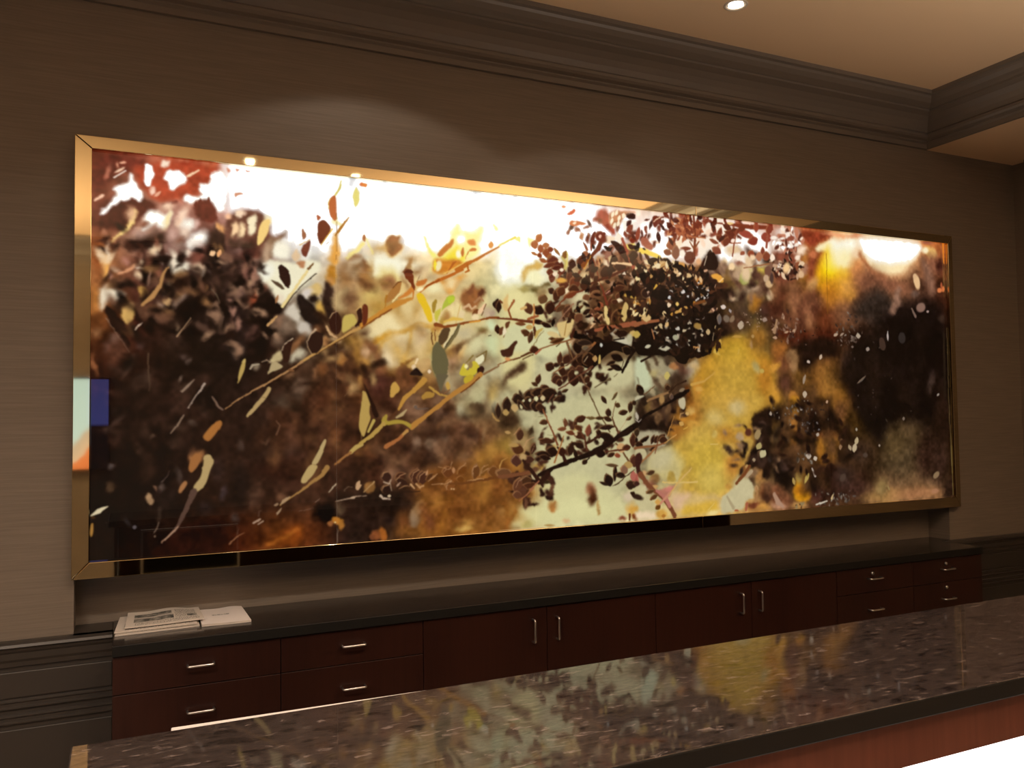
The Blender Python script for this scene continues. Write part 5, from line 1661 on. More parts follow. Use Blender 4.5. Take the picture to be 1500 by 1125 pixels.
3 28 3 69 60 54 91 81 73 39 33 30 3936 811 192 -10 -2 231 23 65 18
3 39 2 69 59 50 48 39 34 4239 1094 252 -4 4 93 11 68 19
0 44 188 168 144 3464 909 16 -1 0 17
0 44 200 180 164 3497 731 10 7 -6 6
0 45 196 172 148 3587 702 8 -8 2 15
0 44 160 140 120 3463 828 9 -7 1 26
0 44 200 188 176 3435 985 10 -7 5 9
0 45 192 156 128 3623 949 9 0 0 9
0 47 156 140 128 3943 653 13 -6 3 12
0 49 124 108 96 4215 1051 10 -1 0 11
0 46 184 164 128 3836 1170 15 -6 2 23
0 46 188 168 136 3820 1208 17 -7 3 24
0 46 168 148 120 3783 1207 11 8 -3 17
0 46 160 148 132 3838 1105 9 0 0 10
0 46 140 108 80 3724 1168 13 -1 0 14
0 47 106 96 88 3888 829 4 -28 3 20
0 51 156 144 132 4511 912 6 -10 4 8
0 45 148 116 88 3714 1202 11 -1 0 14
0 44 176 160 144 3549 1130 10 -5 3 10
0 44 200 184 164 3526 1257 12 6 -3 13
0 44 184 168 152 3478 1242 18 -1 1 16
0 48 180 168 160 4107 568 6 1 0 24
0 49 56 50 47 4222 579 30 -1 -1 32
0 48 72 56 47 4061 619 25 8 -4 39
0 46 184 156 132 3702 576 13 7 -8 6
0 46 164 140 120 3748 575 15 5 -9 5
0 47 176 160 140 3874 578 13 -1 0 13
0 47 160 144 128 4011 1199 8 0 0 7
0 53 180 156 88 3461 1364 11 -17 4 26
0 52 176 148 88 3369 1374 9 4 -1 20
2 100 176 140 116 3231 1439 111 3255 1479 163 3288 1507 74
3 43 2 147 126 89 91 60 36 3390 1506 52 -1 3 20 7 120 20
3 36 3 116 105 95 137 129 118 80 68 58 3621 1479 126 -2 7 40 21 93 21
3 46 2 92 81 73 60 50 44 3776 1480 83 -1 4 34 9 95 22
2 44 184 168 156 3502 1313 46 3523 1354 77
0 107 84 68 58 3725 1369 21 -12 6 21
2 35 200 188 168 3521 1507 39 3557 1502 54 3602 1491 39
2 36 196 168 124 3639 1479 78 3649 1460 39
0 80 140 116 88 4472 1385 17 -21 9 19
0 117 172 124 92 4457 1479 31 3 -2 14
2 31 106 90 56 4612 1141 27 4609 1508 27
2 57 156 132 88 4069 1435 41 4078 1453 58
0 75 84 70 60 3899 1252 19 -1 1 14
3 52 5 23 16 14 36 23 18 51 32 26 28 19 16 74 48 34 2608 386 312 -4 -17 145 120 189 71
3 44 4 18 13 12 28 19 16 38 24 18 56 37 27 2707 607 212 -3 -6 118 70 173 72
3 50 4 51 32 26 42 24 18 74 42 28 30 18 13 2288 303 273 -3 -17 134 60 181 73
3 53 4 94 40 26 122 56 38 72 32 26 138 70 50 2679 69 381 -2 -32 77 40 192 74
3 49 3 44 26 20 30 18 14 60 37 26 2187 557 190 -2 -7 86 30 159 75
3 123 3 42 26 20 28 18 16 58 38 28 3511 1142 246 -8 5 222 40 214 76
'''

# ------------------------------------------------------------------ the printed picture of the backlit panel, painted as flat print
# every entry: kind (0 ellipse, 1 polygon, 2 branch, 3 scatter of leaves), softness, colour, then panel millimetres
def to_lin(rgb):
    c = np.array(rgb) / 255.0
    return np.where(c <= .04045, c / 12.92, ((c + .055) / 1.055) ** 2.4)

def paint_print(scale=0.4):
    Wp, Hp = int(PRINT_W * scale), int(PRINT_H * scale)
    xs = (np.arange(Wp) + .5) / scale; ys = (np.arange(Hp) + .5) / scale
    cols_ = to_lin(np.array(PRINT_BASE).reshape(len(PRINT_US), len(PRINT_ROWS), 3)) ** (1 / 2.2)
    fx = np.interp(xs, PRINT_US, np.arange(len(PRINT_US))); fy = np.interp(ys / PRINT_H, PRINT_ROWS, np.arange(len(PRINT_ROWS)))
    ix = np.minimum(fx.astype(int), len(PRINT_US) - 2); iy = np.minimum(fy.astype(int), len(PRINT_ROWS) - 2)
    tx = (fx - ix)[None, :, None]; ty = (fy - iy)[:, None, None]
    g = cols_.transpose(1, 0, 2)
    im = (g[iy][:, ix] * (1 - tx) + g[iy][:, ix + 1] * tx) * (1 - ty) + (g[iy + 1][:, ix] * (1 - tx) + g[iy + 1][:, ix + 1] * tx) * ty
    im = im.astype(np.float32)
    rng = np.random.RandomState(7); RIM = np.array([.80, .60, .40], np.float32)
    def smooth_noise(nx, ny):
        a = rng.rand(ny + 2, nx + 2); X = np.linspace(0, nx, Wp); Y = np.linspace(0, ny, Hp)
        i = X.astype(int); j = Y.astype(int); u = X - i; v = Y - j
        u = u * u * (3 - 2 * u); v = v * v * (3 - 2 * v); v = v[:, None]
        return (a[j][:, i] * (1 - u) + a[j][:, i + 1] * u) * (1 - v) + (a[j + 1][:, i] * (1 - u) + a[j + 1][:, i + 1] * u) * v
    mott = (smooth_noise(90, 34) - .5) * .5 + (smooth_noise(210, 75) - .5) * .35
    im *= (1 + mott[:, :, None] * .45)
    def comp(x0, x1, y0, y1, mask_fn, c):
        nonlocal im
        a = max(0, int(x0 * scale)); b = min(Wp, int(x1 * scale) + 2); d = max(0, int(y0 * scale)); e = min(Hp, int(y1 * scale) + 2)
        if a >= b or d >= e: return
        m = mask_fn(xs[a:b][None, :], ys[d:e][:, None]).astype(np.float32)[:, :, None]
        im[d:e, a:b] = im[d:e, a:b] * (1 - m) + c * m
    def edge(sd, s):
        t = np.clip(.5 - sd / max(s, 2.4), 0, 1); return t * t * (3 - 2 * t)
    def ellipse(c, s, cx, cy, a, b_, d, e_):
        det = a * e_ - b_ * d
        if abs(det) < 1: return
        sz = math.sqrt(abs(det)); mn = abs(det) / math.sqrt(a * a + b_ * b_ + d * d + e_ * e_)
        ex = math.hypot(a, b_) + s * 1.5; ey = math.hypot(d, e_) + s * 1.5
        kx, ky = 1 + s / sz, 1 + s / sz
        leaf = s < 7 and abs(det) < 900
        def f(X, Y):
            u = (e_ * (X - cx) - b_ * (Y - cy)) / det; v = (-d * (X - cx) + a * (Y - cy)) / det
            if leaf:                                                     # pointed at both ends along the longer axis
                p, q = (u, v) if a * a + d * d > b_ * b_ + e_ * e_ else (v, u)
                return edge((np.abs(q) - 1.06 + .92 * p * p) * mn * .9, s)
            return edge((np.sqrt(u * u + v * v) - 1) * mn, s)
        comp(cx - ex * kx, cx + ex * kx, cy - ey * ky, cy + ey * ky, f, c)
    def poly(c, s, P):
        P = np.array(P, float).reshape(-1, 2)
        for _ in range(2 if len(P) >= 5 else 1):                     # round the corners
            Q = np.roll(P, -1, 0); P = np.stack([.8 * P + .2 * Q, .2 * P + .8 * Q], 1).reshape(-1, 2)
        def f(X, Y):
            d = np.full(np.broadcast(X, Y).shape, 1e9); ins = np.zeros(d.shape, bool)
            for (ax, ay), (bx, by) in zip(P, np.roll(P, -1, 0)):
                vx, vy = bx - ax, by - ay; L = vx * vx + vy * vy + 1e-6
                t = np.clip(((X - ax) * vx + (Y - ay) * vy) / L, 0, 1)
                d = np.minimum(d, (X - ax - t * vx) ** 2 + (Y - ay - t * vy) ** 2)
                if ay != by: ins ^= ((ay > Y) != (by > Y)) & (X < (bx - ax) * (Y - ay) / (by - ay) + ax)
            d = np.sqrt(d); return edge(np.where(ins, -d, d), s)
        comp(P[:, 0].min() - s, P[:, 0].max() + s, P[:, 1].min() - s, P[:, 1].max() + s, f, c)
    def branch(c, s, P):
        P = np.array(P, float).reshape(-1, 3); mw = P[:, 2].max() / 10 + s
        def f(X, Y):
            d = np.full(np.broadcast(X, Y).shape, 1e9)
            for (ax, ay, aw), (bx, by, bw) in zip(P, P[1:]):
                vx, vy = bx - ax, by - ay; L = vx * vx + vy * vy + 1e-6
                t = np.clip(((X - ax) * vx + (Y - ay) * vy) / L, 0, 1)
                d = np.minimum(d, np.sqrt((X - ax - t * vx) ** 2 + (Y - ay - t * vy) ** 2) - (aw + (bw - aw) * t) / 10)
            return edge(d, s)
        comp(P[:, 0].min() - mw, P[:, 0].max() + mw, P[:, 1].min() - mw, P[:, 1].max() + mw, f, c)
    def bend(im, amp, grain):
        """blurred leaves are never geometric: bend and mottle the soft part of the print"""
        du = (smooth_noise(70, 23) - .5) * 14 + (smooth_noise(200, 66) - .5) * 9 + (smooth_noise(480, 158) - .5) * 4
        dv = (smooth_noise(70, 23) - .5) * 14 + (smooth_noise(200, 66) - .5) * 9 + (smooth_noise(480, 158) - .5) * 4
        YY, XX = np.mgrid[0:Hp, 0:Wp]
        im = im[np.clip(YY + dv * amp * scale, 0, Hp - 1).astype(int), np.clip(XX + du * amp * scale, 0, Wp - 1).astype(int)]
        k = (.25, .5, .25)
        for ax in (0, 1):
            a = np.concatenate([im.take([0], ax), im, im.take([-1], ax)], ax); n = im.shape[ax]
            im = k[0] * a.take(range(0, n), ax) + k[1] * im + k[2] * a.take(range(2, n + 2), ax)
        if grain:
            fine = (smooth_noise(300, 100) - .5)[:, :, None] * .34 + (smooth_noise(130, 44) - .5)[:, :, None] * .34
            im = im * (1 + fine * grain * np.clip(1.15 - im.mean(axis=2, keepdims=True) * 1.5, .05, 1))
        return im.astype(np.float32)
    for ln in PRINT.strip().split('\n'):
        k, s, *r = [int(v) for v in ln.split()]; s = s / 10
        if k == 4:
            im = bend(im, 1.0, 1.0); continue
        if k == 3:
            nc = r[0]; pal = [(to_lin(r[1 + 3 * i:4 + 3 * i]) ** (1 / 2.2)).astype(np.float32) for i in range(nc)]
            cx, cy, a, b_, d, e_, n, size, seed = r[1 + 3 * nc:]; q = random.Random(seed)
            for _ in range(n):
                t = q.uniform(0, 6.283); rr = math.sqrt(q.random()); u, v = rr * math.cos(t), rr * math.sin(t)
                an = q.uniform(0, 3.14); L = size / 10 * q.uniform(.6, 1.5); wd = L * q.uniform(.3, .62); ca, sa = math.cos(an), math.sin(an)
                ellipse(pal[q.randrange(len(pal))], s, cx + a * u + b_ * v, cy + d * u + e_ * v, L * ca, -wd * sa, L * sa, wd * ca)
            continue
        c = (to_lin(r[:3]) ** (1 / 2.2)).astype(np.float32); r = r[3:]
        if k == 0:
            area = abs(r[2] * r[5] - r[3] * r[4])
            if s < 7 and float(c.sum()) < 1.25 and 60 < area < 900:      # sunlit rim of a leaf against the light
                ellipse(c * .62 + RIM * .38, s, r[0] - .10 * abs(r[2]) - 1, r[1] - .08 * abs(r[5]) - 1.5, *(1.13 * v for v in r[2:]))
            ellipse(c, s, *r)
        elif k == 1: poly(c, s, r)
        else: branch(c, s, r)
    im = bend(im, .12, 0)
    im *= (1 + .03 * (rng.rand(Hp, Wp, 1) - .5))
    im = (im - .055) * 1.06
    lin = np.clip(im, 0.03, 1.02) ** 2.2
    lum = lin.min(axis=2, keepdims=True)
    lin *= 1 + .7 * np.clip((lum - .75) / .2, 0, 1)              # clear film where the lamps behind show unfiltered
    img = bpy.data.images.new('printed_foliage', Wp, Hp, alpha=False, float_buffer=True)
    img.colorspace_settings.name = 'Non-Color'
    px = np.ones((Hp, Wp, 4), np.float32); px[:, :, :3] = lin[::-1]
    img.pixels.foreach_set(px.ravel()); img.update(); img.pack()
    return img

def print_material():
    m, nt, b = mat('backlit_print')
    uv = N(nt, 'ShaderNodeUVMap'); uv.uv_map = 'print'
    t = N(nt, 'ShaderNodeTexImage'); t.image = paint_print(); t.extension = 'EXTEND'; t.interpolation = 'Cubic'
    nt.links.new(uv.outputs['UV'], t.inputs['Vector']); nt.links.new(t.outputs['Color'], b.inputs['Emission Color'])
    b.inputs['Emission Strength'].default_value = 0.95
    b.inputs['Base Color'].default_value = (.01, .008, .007, 1); b.inputs['Roughness'].default_value = .015; b.inputs['Specular IOR Level'].default_value = .42
    return m

# ------------------------------------------------------------------ room shell
YW, YN, YF = 3.456, 3.60, 3.186            # wall plane, back of the niche, cabinet fronts
XL, XR, YR = -4.2, 5.191, -2.45
Z_SOF, Z_CEIL = 3.209, 3.461
NX0, NX1, NZ0, NZ1 = -0.164, 4.484, 0.822, 2.60
XS = 4.394                                 # edge of the dropped soffit

def S(name, bm, m, parent=None, bevel=0.0, smooth=False):
    return obj(name, bm, m, parent, bevel=bevel, smooth=smooth, kind='structure')

bm = bmesh.new(); box(bm, XL - .1, XR + .1, YR - .1, YN + .1, -.1, 0); S('floor', bm, M_FLOOR)
bm = bmesh.new()
box(bm, XL - .1, NX0, YW, YN + .1, 0, 3.60); box(bm, NX1, XR + .1, YW, YN + .1, 0, 3.60)
box(bm, NX0, NX1, YW, YN + .1, NZ1, 3.60); box(bm, NX0, NX1, YW, YN + .1, 0, NZ0); box(bm, NX0, NX1, YN, YN + .1, NZ0, NZ1)
bmesh.ops.remove_doubles(bm, verts=bm.verts[:], dist=.0005)
S('wall_back', bm, M_WALL)
bm = bmesh.new(); box(bm, XL - .1, XL, YR, YW, 0, 3.6); S('wall_left', bm, M_WALL)
bm = bmesh.new(); box(bm, XR, XR + .1, YR, YW, 0, 3.6); S('wall_right', bm, M_WALL)
bm = bmesh.new(); box(bm, XL, XR, YR - .1, YR, 0, 3.6); S('wall_rear', bm, M_WALL)
bm = bmesh.new(); box(bm, XL - .1, XS + .1, YR - .1, YW, Z_CEIL, Z_CEIL + .14); box(bm, XS, XR, YR, YW, Z_SOF, Z_CEIL + .14); S('ceiling', bm, M_CEIL)

CROWN = [(0, 3.209), (.018, 3.209), (.018, 3.235), (.030, 3.243), (.030, 3.250), (.052, 3.256), (.062, 3.266), (.062, 3.280), (.050, 3.292), (.052, 3.298),
         (.060, 3.318), (.078, 3.343), (.104, 3.366), (.138, 3.380), (.138, 3.391), (.146, 3.392), (.158, 3.398), (.182, 3.407), (.204, 3.424), (.210, 3.436), (.228, 3.440), (.228, 3.461), (0, 3.461)]
def mould(name, prof, path, m, parent=None):
    """path: list of (x, y, nx, ny): profile offset goes along (nx, ny)"""
    bm = bmesh.new(); sweep(bm, [[(x + o * nx, y + o * ny, z) for o, z in prof] for x, y, nx, ny in path])
    return S(name, bm, m, parent)
mould('trim_1', CROWN, [(XL, YW, 1, -1), (XS, YW, -1, -1)], M_TRIM)
mould('trim_2', CROWN, [(XS, YW, -1, -1), (XS, YR, -1, 1)], M_TRIM)
mould('trim_3', CROWN, [(XS, YR, -1, 1), (XL, YR, 1, 1)], M_TRIM)
mould('trim_4', CROWN, [(XL, YR, 1, 1), (XL, YW, 1, -1)], M_TRIM)

# painted wainscot on both ends of the back wall
RAIL = [(0, .858), (.018, .858), (.034, .851), (.038, .842), (.030, .836), (.026, .826), (.020, .818), (.018, .796), (.012, .786), (.010, .770), (0, .766)]
BEAD = [(0, 0), (.006, .001), (.010, .006), (.010, .010), (.005, .014), (.005, .024), (.010, .028), (.010, .032), (.004, .037), (0, .037)]
def wainscot(x0, x1, name):
    root = empty(name, (0, 0, 0)); tag(root, kind='structure')
    def part(nm, prof, dz=0.0):
        b_ = bmesh.new(); sweep(b_, [[(x, YW - .012 - o, z + dz) for o, z in prof] for x in (x0, x1)])
        return S(nm, b_, M_WAINSCOT, root)
    bxo('backing_board', M_WAINSCOT, root, x0, x1, YW - .012, YW, .0, .858, kind='structure')
    part('chair_rail', RAIL)
    bxo('panel', M_WAINSCOT, root, x0, x1, YW - .018, YW - .012, .66, .75, bevel=.003, kind='structure')
    part('panel_moulding', BEAD, .618); part('panel_moulding', BEAD, .566)
    bxo('panel', M_WAINSCOT, root, x0, x1, YW - .018, YW - .012, .17, .55, bevel=.003, kind='structure')
    part('skirting', [(0, 0), (.02, 0), (.02, .12), (.012, .135), (0, .14)])
    return root
wainscot(XL, -.036, 'trim_5'); wainscot(4.407, XR, 'trim_6')
bm = bmesh.new(); box(bm, NX0, -.036, YW - .03, YN, .822, .858); S('trim_7', bm, M_WAINSCOT)      # sill cap left of the stone

# ------------------------------------------------------------------ recessed downlights
def make_downlight():
    root = empty('downlight'); tag(root, 'x', 'downlight')
    b_ = bmesh.new(); lathe(b_, [(.040, .004), (.040, -.001), (.046, -.004), (.052, -.003), (.054, 0), (.054, .002)], 36); obj('trim_ring', b_, M_RING, root, smooth=True)
    b_ = bmesh.new(); lathe(b_, [(.040, .002), (.038, .02), (.032, .045), (.018, .070)], 36); obj('reflector', b_, M_REFL, root, smooth=True)
    b_ = bmesh.new(); lathe(b_, [(.0005, .004), (.020, .006), (.031, .012), (.031, .020), (.0005, .024)], 24); obj('lamp', b_, M_BULB, root, smooth=True)
    return root
def copy_tree(o, parent=None):
    c = o.copy(); col.objects.link(c)
    if parent: c.parent = parent
    for ch in list(o.children): copy_tree(ch, c)
    return c
# housings are cut into the ceiling as real holes
holes = bmesh.new()
for x, y, *_ in DOWNLIGHTS:
    vs_ = [[(x + .0405 * math.cos(2 * math.pi * k / 36), y + .0405 * math.sin(2 * math.pi * k / 36), z) for k in range(36)] for z in (Z_CEIL - .02, Z_CEIL + .085)]
    sweep(holes, vs_)
bmesh.ops.recalc_face_normals(holes, faces=holes.faces[:])
hm = bpy.data.meshes.new('holes'); holes.to_mesh(hm); holes.free(); ho = bpy.data.objects.new('holes', hm); col.objects.link(ho)
ce = bpy.data.objects['ceiling']; bo = ce.modifiers.new('holes', 'BOOLEAN'); bo.operation = 'DIFFERENCE'; bo.object = ho; bo.solver = 'EXACT'
dg = bpy.context.evaluated_depsgraph_get(); nm_ = bpy.data.meshes.new_from_object(ce.evaluated_get(dg)); ce.modifiers.clear(); ce.data = nm_
bpy.data.objects.remove(ho); bpy.data.meshes.remove(hm)

dl0 = None
for i, (x, y, pw, spread, blend) in enumerate(DOWNLIGHTS):
    d = dl0 if dl0 is None else copy_tree(dl0)
    if d is None: d = dl0 = make_downlight()
    d.location = (x, y, Z_CEIL)
    tag(d, {0: 'small round recessed downlight in the tan ceiling above the crown moulding', 1: 'recessed downlight near the wall casting the wide arc above the mural',
            2: 'recessed downlight near the wall casting the fainter second arc above the mural', 3: 'recessed downlight mirrored as a bright oval in the top brass rail',
            4: 'recessed downlight mirrored as a small glint in the top brass rail'}.get(i, 'added recessed downlight for room light in the tan ceiling, outside the picture'), 'downlight', 'downlights in the ceiling')
for x, y, pw, spread, blend in DOWNLIGHTS:
    ld = bpy.data.lights.new('downlight_beam', 'SPOT'); ld.energy = pw; ld.color = WARM; ld.spot_size = math.radians(spread); ld.spot_blend = blend; ld.shadow_soft_size = .03
    lo = bpy.data.objects.new('downlight_beam', ld); col.objects.link(lo); lo.location = (x, y, Z_CEIL - .012)

# ------------------------------------------------------------------ backlit mural
MX0, MX1, MZ0, MZ1, MY = -0.1147, 4.4993, H - 0.5031, H + 1.0196, 3.436
mural = empty('backlit_mural', (2.19, YW, MZ0 - .06)); tag(mural, 'wide backlit print of leafy branches in a polished brass frame on the brown wall', 'mural')
def in_mural(o):
    o.matrix_parent_inverse = Matrix.Translation(-Vector(mural.location)); return o
PM = print_material()
seams = [MX0 - .012, .795, 1.71, 2.62, 3.526, MX1 + .012]
for a, b_ in zip(seams, seams[1:]):
    bm = bmesh.new(); x0, x1, z0, z1 = a + .0012, b_ - .0012, MZ0 - .012, MZ1 + .012
    box(bm, x0, x1, MY, MY + .008, z0, z1)
    uvl = bm.loops.layers.uv.new('print')
    for f in bm.faces:
        for lp in f.loops: lp[uvl].uv = ((lp.vert.co.x - MX0) / (MX1 - MX0), (lp.vert.co.z - MZ0) / (MZ1 - MZ0))
    in_mural(obj('pane', bm, PM, mural))
in_mural(bxo('light_box', M_WHITEBOX, mural, MX0 - .012, MX1 + .012, MY + .009, MY + .10, MZ0 - .012, MZ1 + .012))
FX0, FX1, FZ0, FZ1, FY = -.172, 4.537, 1.058, 2.687, 3.414
def rail(pts_out, pts_in, nm='frame_rail'):
    """mitred length of brass: face quad out->in, returns back to the wall / the panes"""
    bm = bmesh.new()
    (ax, az), (bx, bz) = pts_out; (cx, cz), (dx, dz) = pts_in
    f = [bm.verts.new(p) for p in ((ax, FY, az), (bx, FY, bz), (dx, FY, dz), (cx, FY, cz))]
    k = [bm.verts.new(p) for p in ((ax, YW - .0005, az), (bx, YW - .0005, bz), (dx, MY - .0005, dz), (cx, MY - .0005, cz))]
    bm.faces.new(f); bm.faces.new(k)
    for i in range(4): bm.faces.new((f[i], f[(i + 1) % 4], k[(i + 1) % 4], k[i]))
    return in_mural(obj(nm, bm, M_BRASS, mural, bevel=.0022))
g = .0006; JX = 2.633
rail(((FX0, FZ0 + g), (FX0, FZ1 - g)), ((MX0, MZ0 + g), (MX0, MZ1 - g)))
rail(((FX1, FZ0 + g), (FX1, FZ1 - g)), ((MX1, MZ0 + g), (MX1, MZ1 - g)))
for zo, zi in ((FZ1, MZ1), (FZ0, MZ0)):
    rail(((FX0 + g, zo), (JX - g, zo)), ((MX0 + g, zi), (JX - g, zi)))
    rail(((JX + g, zo), (FX1 - g, zo)), ((JX + g, zi), (MX1 - g, zi)))

# ------------------------------------------------------------------ back counter: stone top and cabinet units
bm = bmesh.new()
pts = [(-.034, YF), (4.404, YF), (4.404, YW - .040), (4.404, YW), (4.482, YW), (4.482, YN - .001), (-.034, YN - .001)]
lo_ = [bm.verts.new((x, y, .8225)) for x, y in pts]; hi_ = [bm.verts.new((x, y, .860)) for x, y in pts]
bm.faces.new(lo_[::-1]); bm.faces.new(hi_)
for i in range(len(pts)): bm.faces.new((lo_[i], lo_[(i + 1) % len(pts)], hi_[(i + 1) % len(pts)], hi_[i]))
for f in bm.faces: f.material_index = 0 if abs(f.calc_center_median().z - .860) < 1e-4 else 1
ct = obj('countertop', bm, [M_STONE_B, M_EDGE], bevel=.002); tag(ct, 'long dark granite top on the cabinets under the mural', 'countertop')

XC = [-.034] + [.529 + .5537 * k for k in range(8)]
XC[-1] = 4.404
YD = YF + .012                              # face of drawers and doors
def bar_handle(p0, p1, parent):
    """bent steel rod pull between two posts on the front plane"""
    bm = bmesh.new(); a = Vector(p0); b_ = Vector(p1); d = (b_ - a).normalized(); out = Vector((0, -1, 0))
    P = [a, a + out * .020]
    for t in (.25, .5, .75): 
        th = t * math.pi / 2; P.append(a + out * (.020 + .008 * math.sin(th)) + d * (.008 * (1 - math.cos(th))))
    P += [a + out * .028 + d * .008, b_ + out * .028 - d * .008]
    for t in (.75, .5, .25):
        th = t * math.pi / 2; P.append(b_ + out * (.020 + .008 * math.sin(th)) - d * (.008 * (1 - math.cos(th))))
    P += [b_ + out * .020, b_]
    tube(bm, P, .0043, 10)
    return obj('handle', bm, M_STEEL, parent, smooth=True)
def lock(x, z, parent):
    bm = bmesh.new(); lathe(bm, [(.0005, .0), (.009, .0), (.009, .006), (.0075, .008), (.0005, .008)], 20)
    bmesh.ops.rotate(bm, verts=bm.verts[:], cent=(0, 0, 0), matrix=Matrix.Rotation(math.pi / 2, 3, 'X')); bmesh.ops.translate(bm, verts=bm.verts[:], vec=(x, YD - .0005, z))
    return obj('lock', bm, M_STEEL, parent, smooth=True)
def carcass(x0, x1, root):
    bm = bmesh.new(); t = .018; y0, y1, z0, z1 = YD + .021, YW - .001, .10, .822
    box(bm, x0, x0 + t, y0, y1, 0, z1); box(bm, x1 - t, x1, y0, y1, 0, z1); box(bm, x0 + t, x1 - t, y0, y1, z0, z0 + t)
    box(bm, x0 + t, x1 - t, y0, y1, z1 - t, z1); box(bm, x0 + t, x1 - t, y1 - .006, y1, z0 + t, z1 - t)
    obj('carcass', bm, M_CHERRY, root)
    bxo('toe_kick', M_BLACK, root, x0 + t, x1 - t, YD + .06, YD + .075, 0, .10)
def drawer_unit(x0, x1, hx, locks, label):
    root = empty('drawer_unit'); tag(root, label, 'cabinet', 'cabinets under the dark granite top')
    carcass(x0, x1, root)
    for za, zb, hz in ((.691, .819, .762), (.531, .688, .602), (.103, .528, .43)):
        d = bxo('drawer', M_CHERRY, root, x0 + .0015, x1 - .0015, YD, YD + .019, za, zb, bevel=.0012)
        bar_handle((hx - .044, YD, hz), (hx + .044, YD, hz), d)
    for lx, lz in locks: lock(lx, lz, root)
def door_cabinet(x0, xm, x1, label):
    root = empty('door_cabinet'); tag(root, label, 'cabinet', 'cabinets under the dark granite top')
    carcass(x0, x1, root)
    for a, b_, hx in ((x0, xm, xm - .069), (xm, x1, xm + .045)):
        d = bxo('door', M_CHERRY, root, a + .0015, b_ - .0015, YD, YD + .019, .103, .819, bevel=.0012)
        bar_handle((hx, YD, .677), (hx, YD, .770), d)
drawer_unit(XC[0], XC[1], .250, (), 'dark cherry drawer unit beside the wainscot, below the newspapers')
drawer_unit(XC[1], XC[2], .800, (), 'dark cherry drawer unit without locks, between newspaper end and the doors')
door_cabinet(XC[2], XC[3], XC[4], 'dark cherry two-door cabinet next to the drawers without locks')
door_cabinet(XC[4], XC[5], XC[6], 'dark cherry two-door cabinet next to the drawers with locks')
drawer_unit(XC[6], XC[7], 3.557, ((3.548, .787),), 'dark cherry drawer unit with a single round lock, beside the doors')
drawer_unit(XC[7], XC[8], 4.110, ((4.106, .790), (4.105, .661)), 'dark cherry drawer unit with two round locks at the far end')

# ------------------------------------------------------------------ papers on the back counter
def newsprint():
    m, nt, b = mat('newsprint')
    uv = N(nt, 'ShaderNodeUVMap'); uv.uv_map = 'page'
    sx = N(nt, 'ShaderNodeSeparateXYZ'); nt.links.new(uv.outputs['UV'], sx.inputs[0])
    def rect(u0, u1, v0, v1):
        o = None
        for out, a, c in (('X', u0, u1), ('Y', v0, v1)):
            for op, val in (('GREATER_THAN', a), ('LESS_THAN', c)):
                n = N(nt, 'ShaderNodeMath', operation=op); nt.links.new(sx.outputs[out], n.inputs[0]); n.inputs[1].default_value = val
                if o is None: o = n.outputs[0]
                else:
                    k = N(nt, 'ShaderNodeMath', operation='MULTIPLY'); nt.links.new(o, k.inputs[0]); nt.links.new(n.outputs[0], k.inputs[1]); o = k.outputs[0]
        return o
    nz = N(nt, 'ShaderNodeTexNoise', Scale=9.0, Detail=6.0, Roughness=.7); nt.links.new(uv.outputs['UV'], nz.inputs['Vector'])
    photo = ramp(nt, [(.38, (.05, .05, .045)), (.5, (.20, .19, .17)), (.62, (.42, .39, .35))]); nt.links.new(nz.outputs['Fac'], photo.inputs['Fac'])
    mp = N(nt, 'ShaderNodeMapping'); mp.inputs['Scale'].default_value = (60, 26, 1); nt.links.new(uv.outputs['UV'], mp.inputs['Vector'])
    nt2 = N(nt, 'ShaderNodeTexNoise', Scale=1.0, Detail=1.0); nt.links.new(mp.outputs['Vector'], nt2.inputs['Vector'])
    text = ramp(nt, [(.42, (.30, .28, .25)), (.56, (.66, .60, .54))]); nt.links.new(nt2.outputs['Fac'], text.inputs['Fac'])
    cur = None
    def over(mask, colour_socket):
        nonlocal cur
        mx = N(nt, 'ShaderNodeMix', data_type='RGBA'); nt.links.new(mask, mx.inputs[0])
        if cur is None: mx.inputs[6].default_value = (.66, .60, .54, 1)
        else: nt.links.new(cur, mx.inputs[6])
        nt.links.new(colour_socket, mx.inputs[7]); cur = mx.outputs[2]
    over(rect(.12, .95, .06, .24), text.outputs['Color']); over(rect(.64, .93, .26, .86), text.outputs['Color'])
    over(rect(.10, .62, .27, .52), photo.outputs['Color']); over(rect(.10, .60, .58, .80), photo.outputs['Color']); over(rect(.80, .93, .30, .46), photo.outputs['Color'])
    nt.links.new(cur, b.inputs['Base Color']); b.inputs['Roughness'].default_value = .8; b.inputs['Specular IOR Level'].default_value = .15
    return m
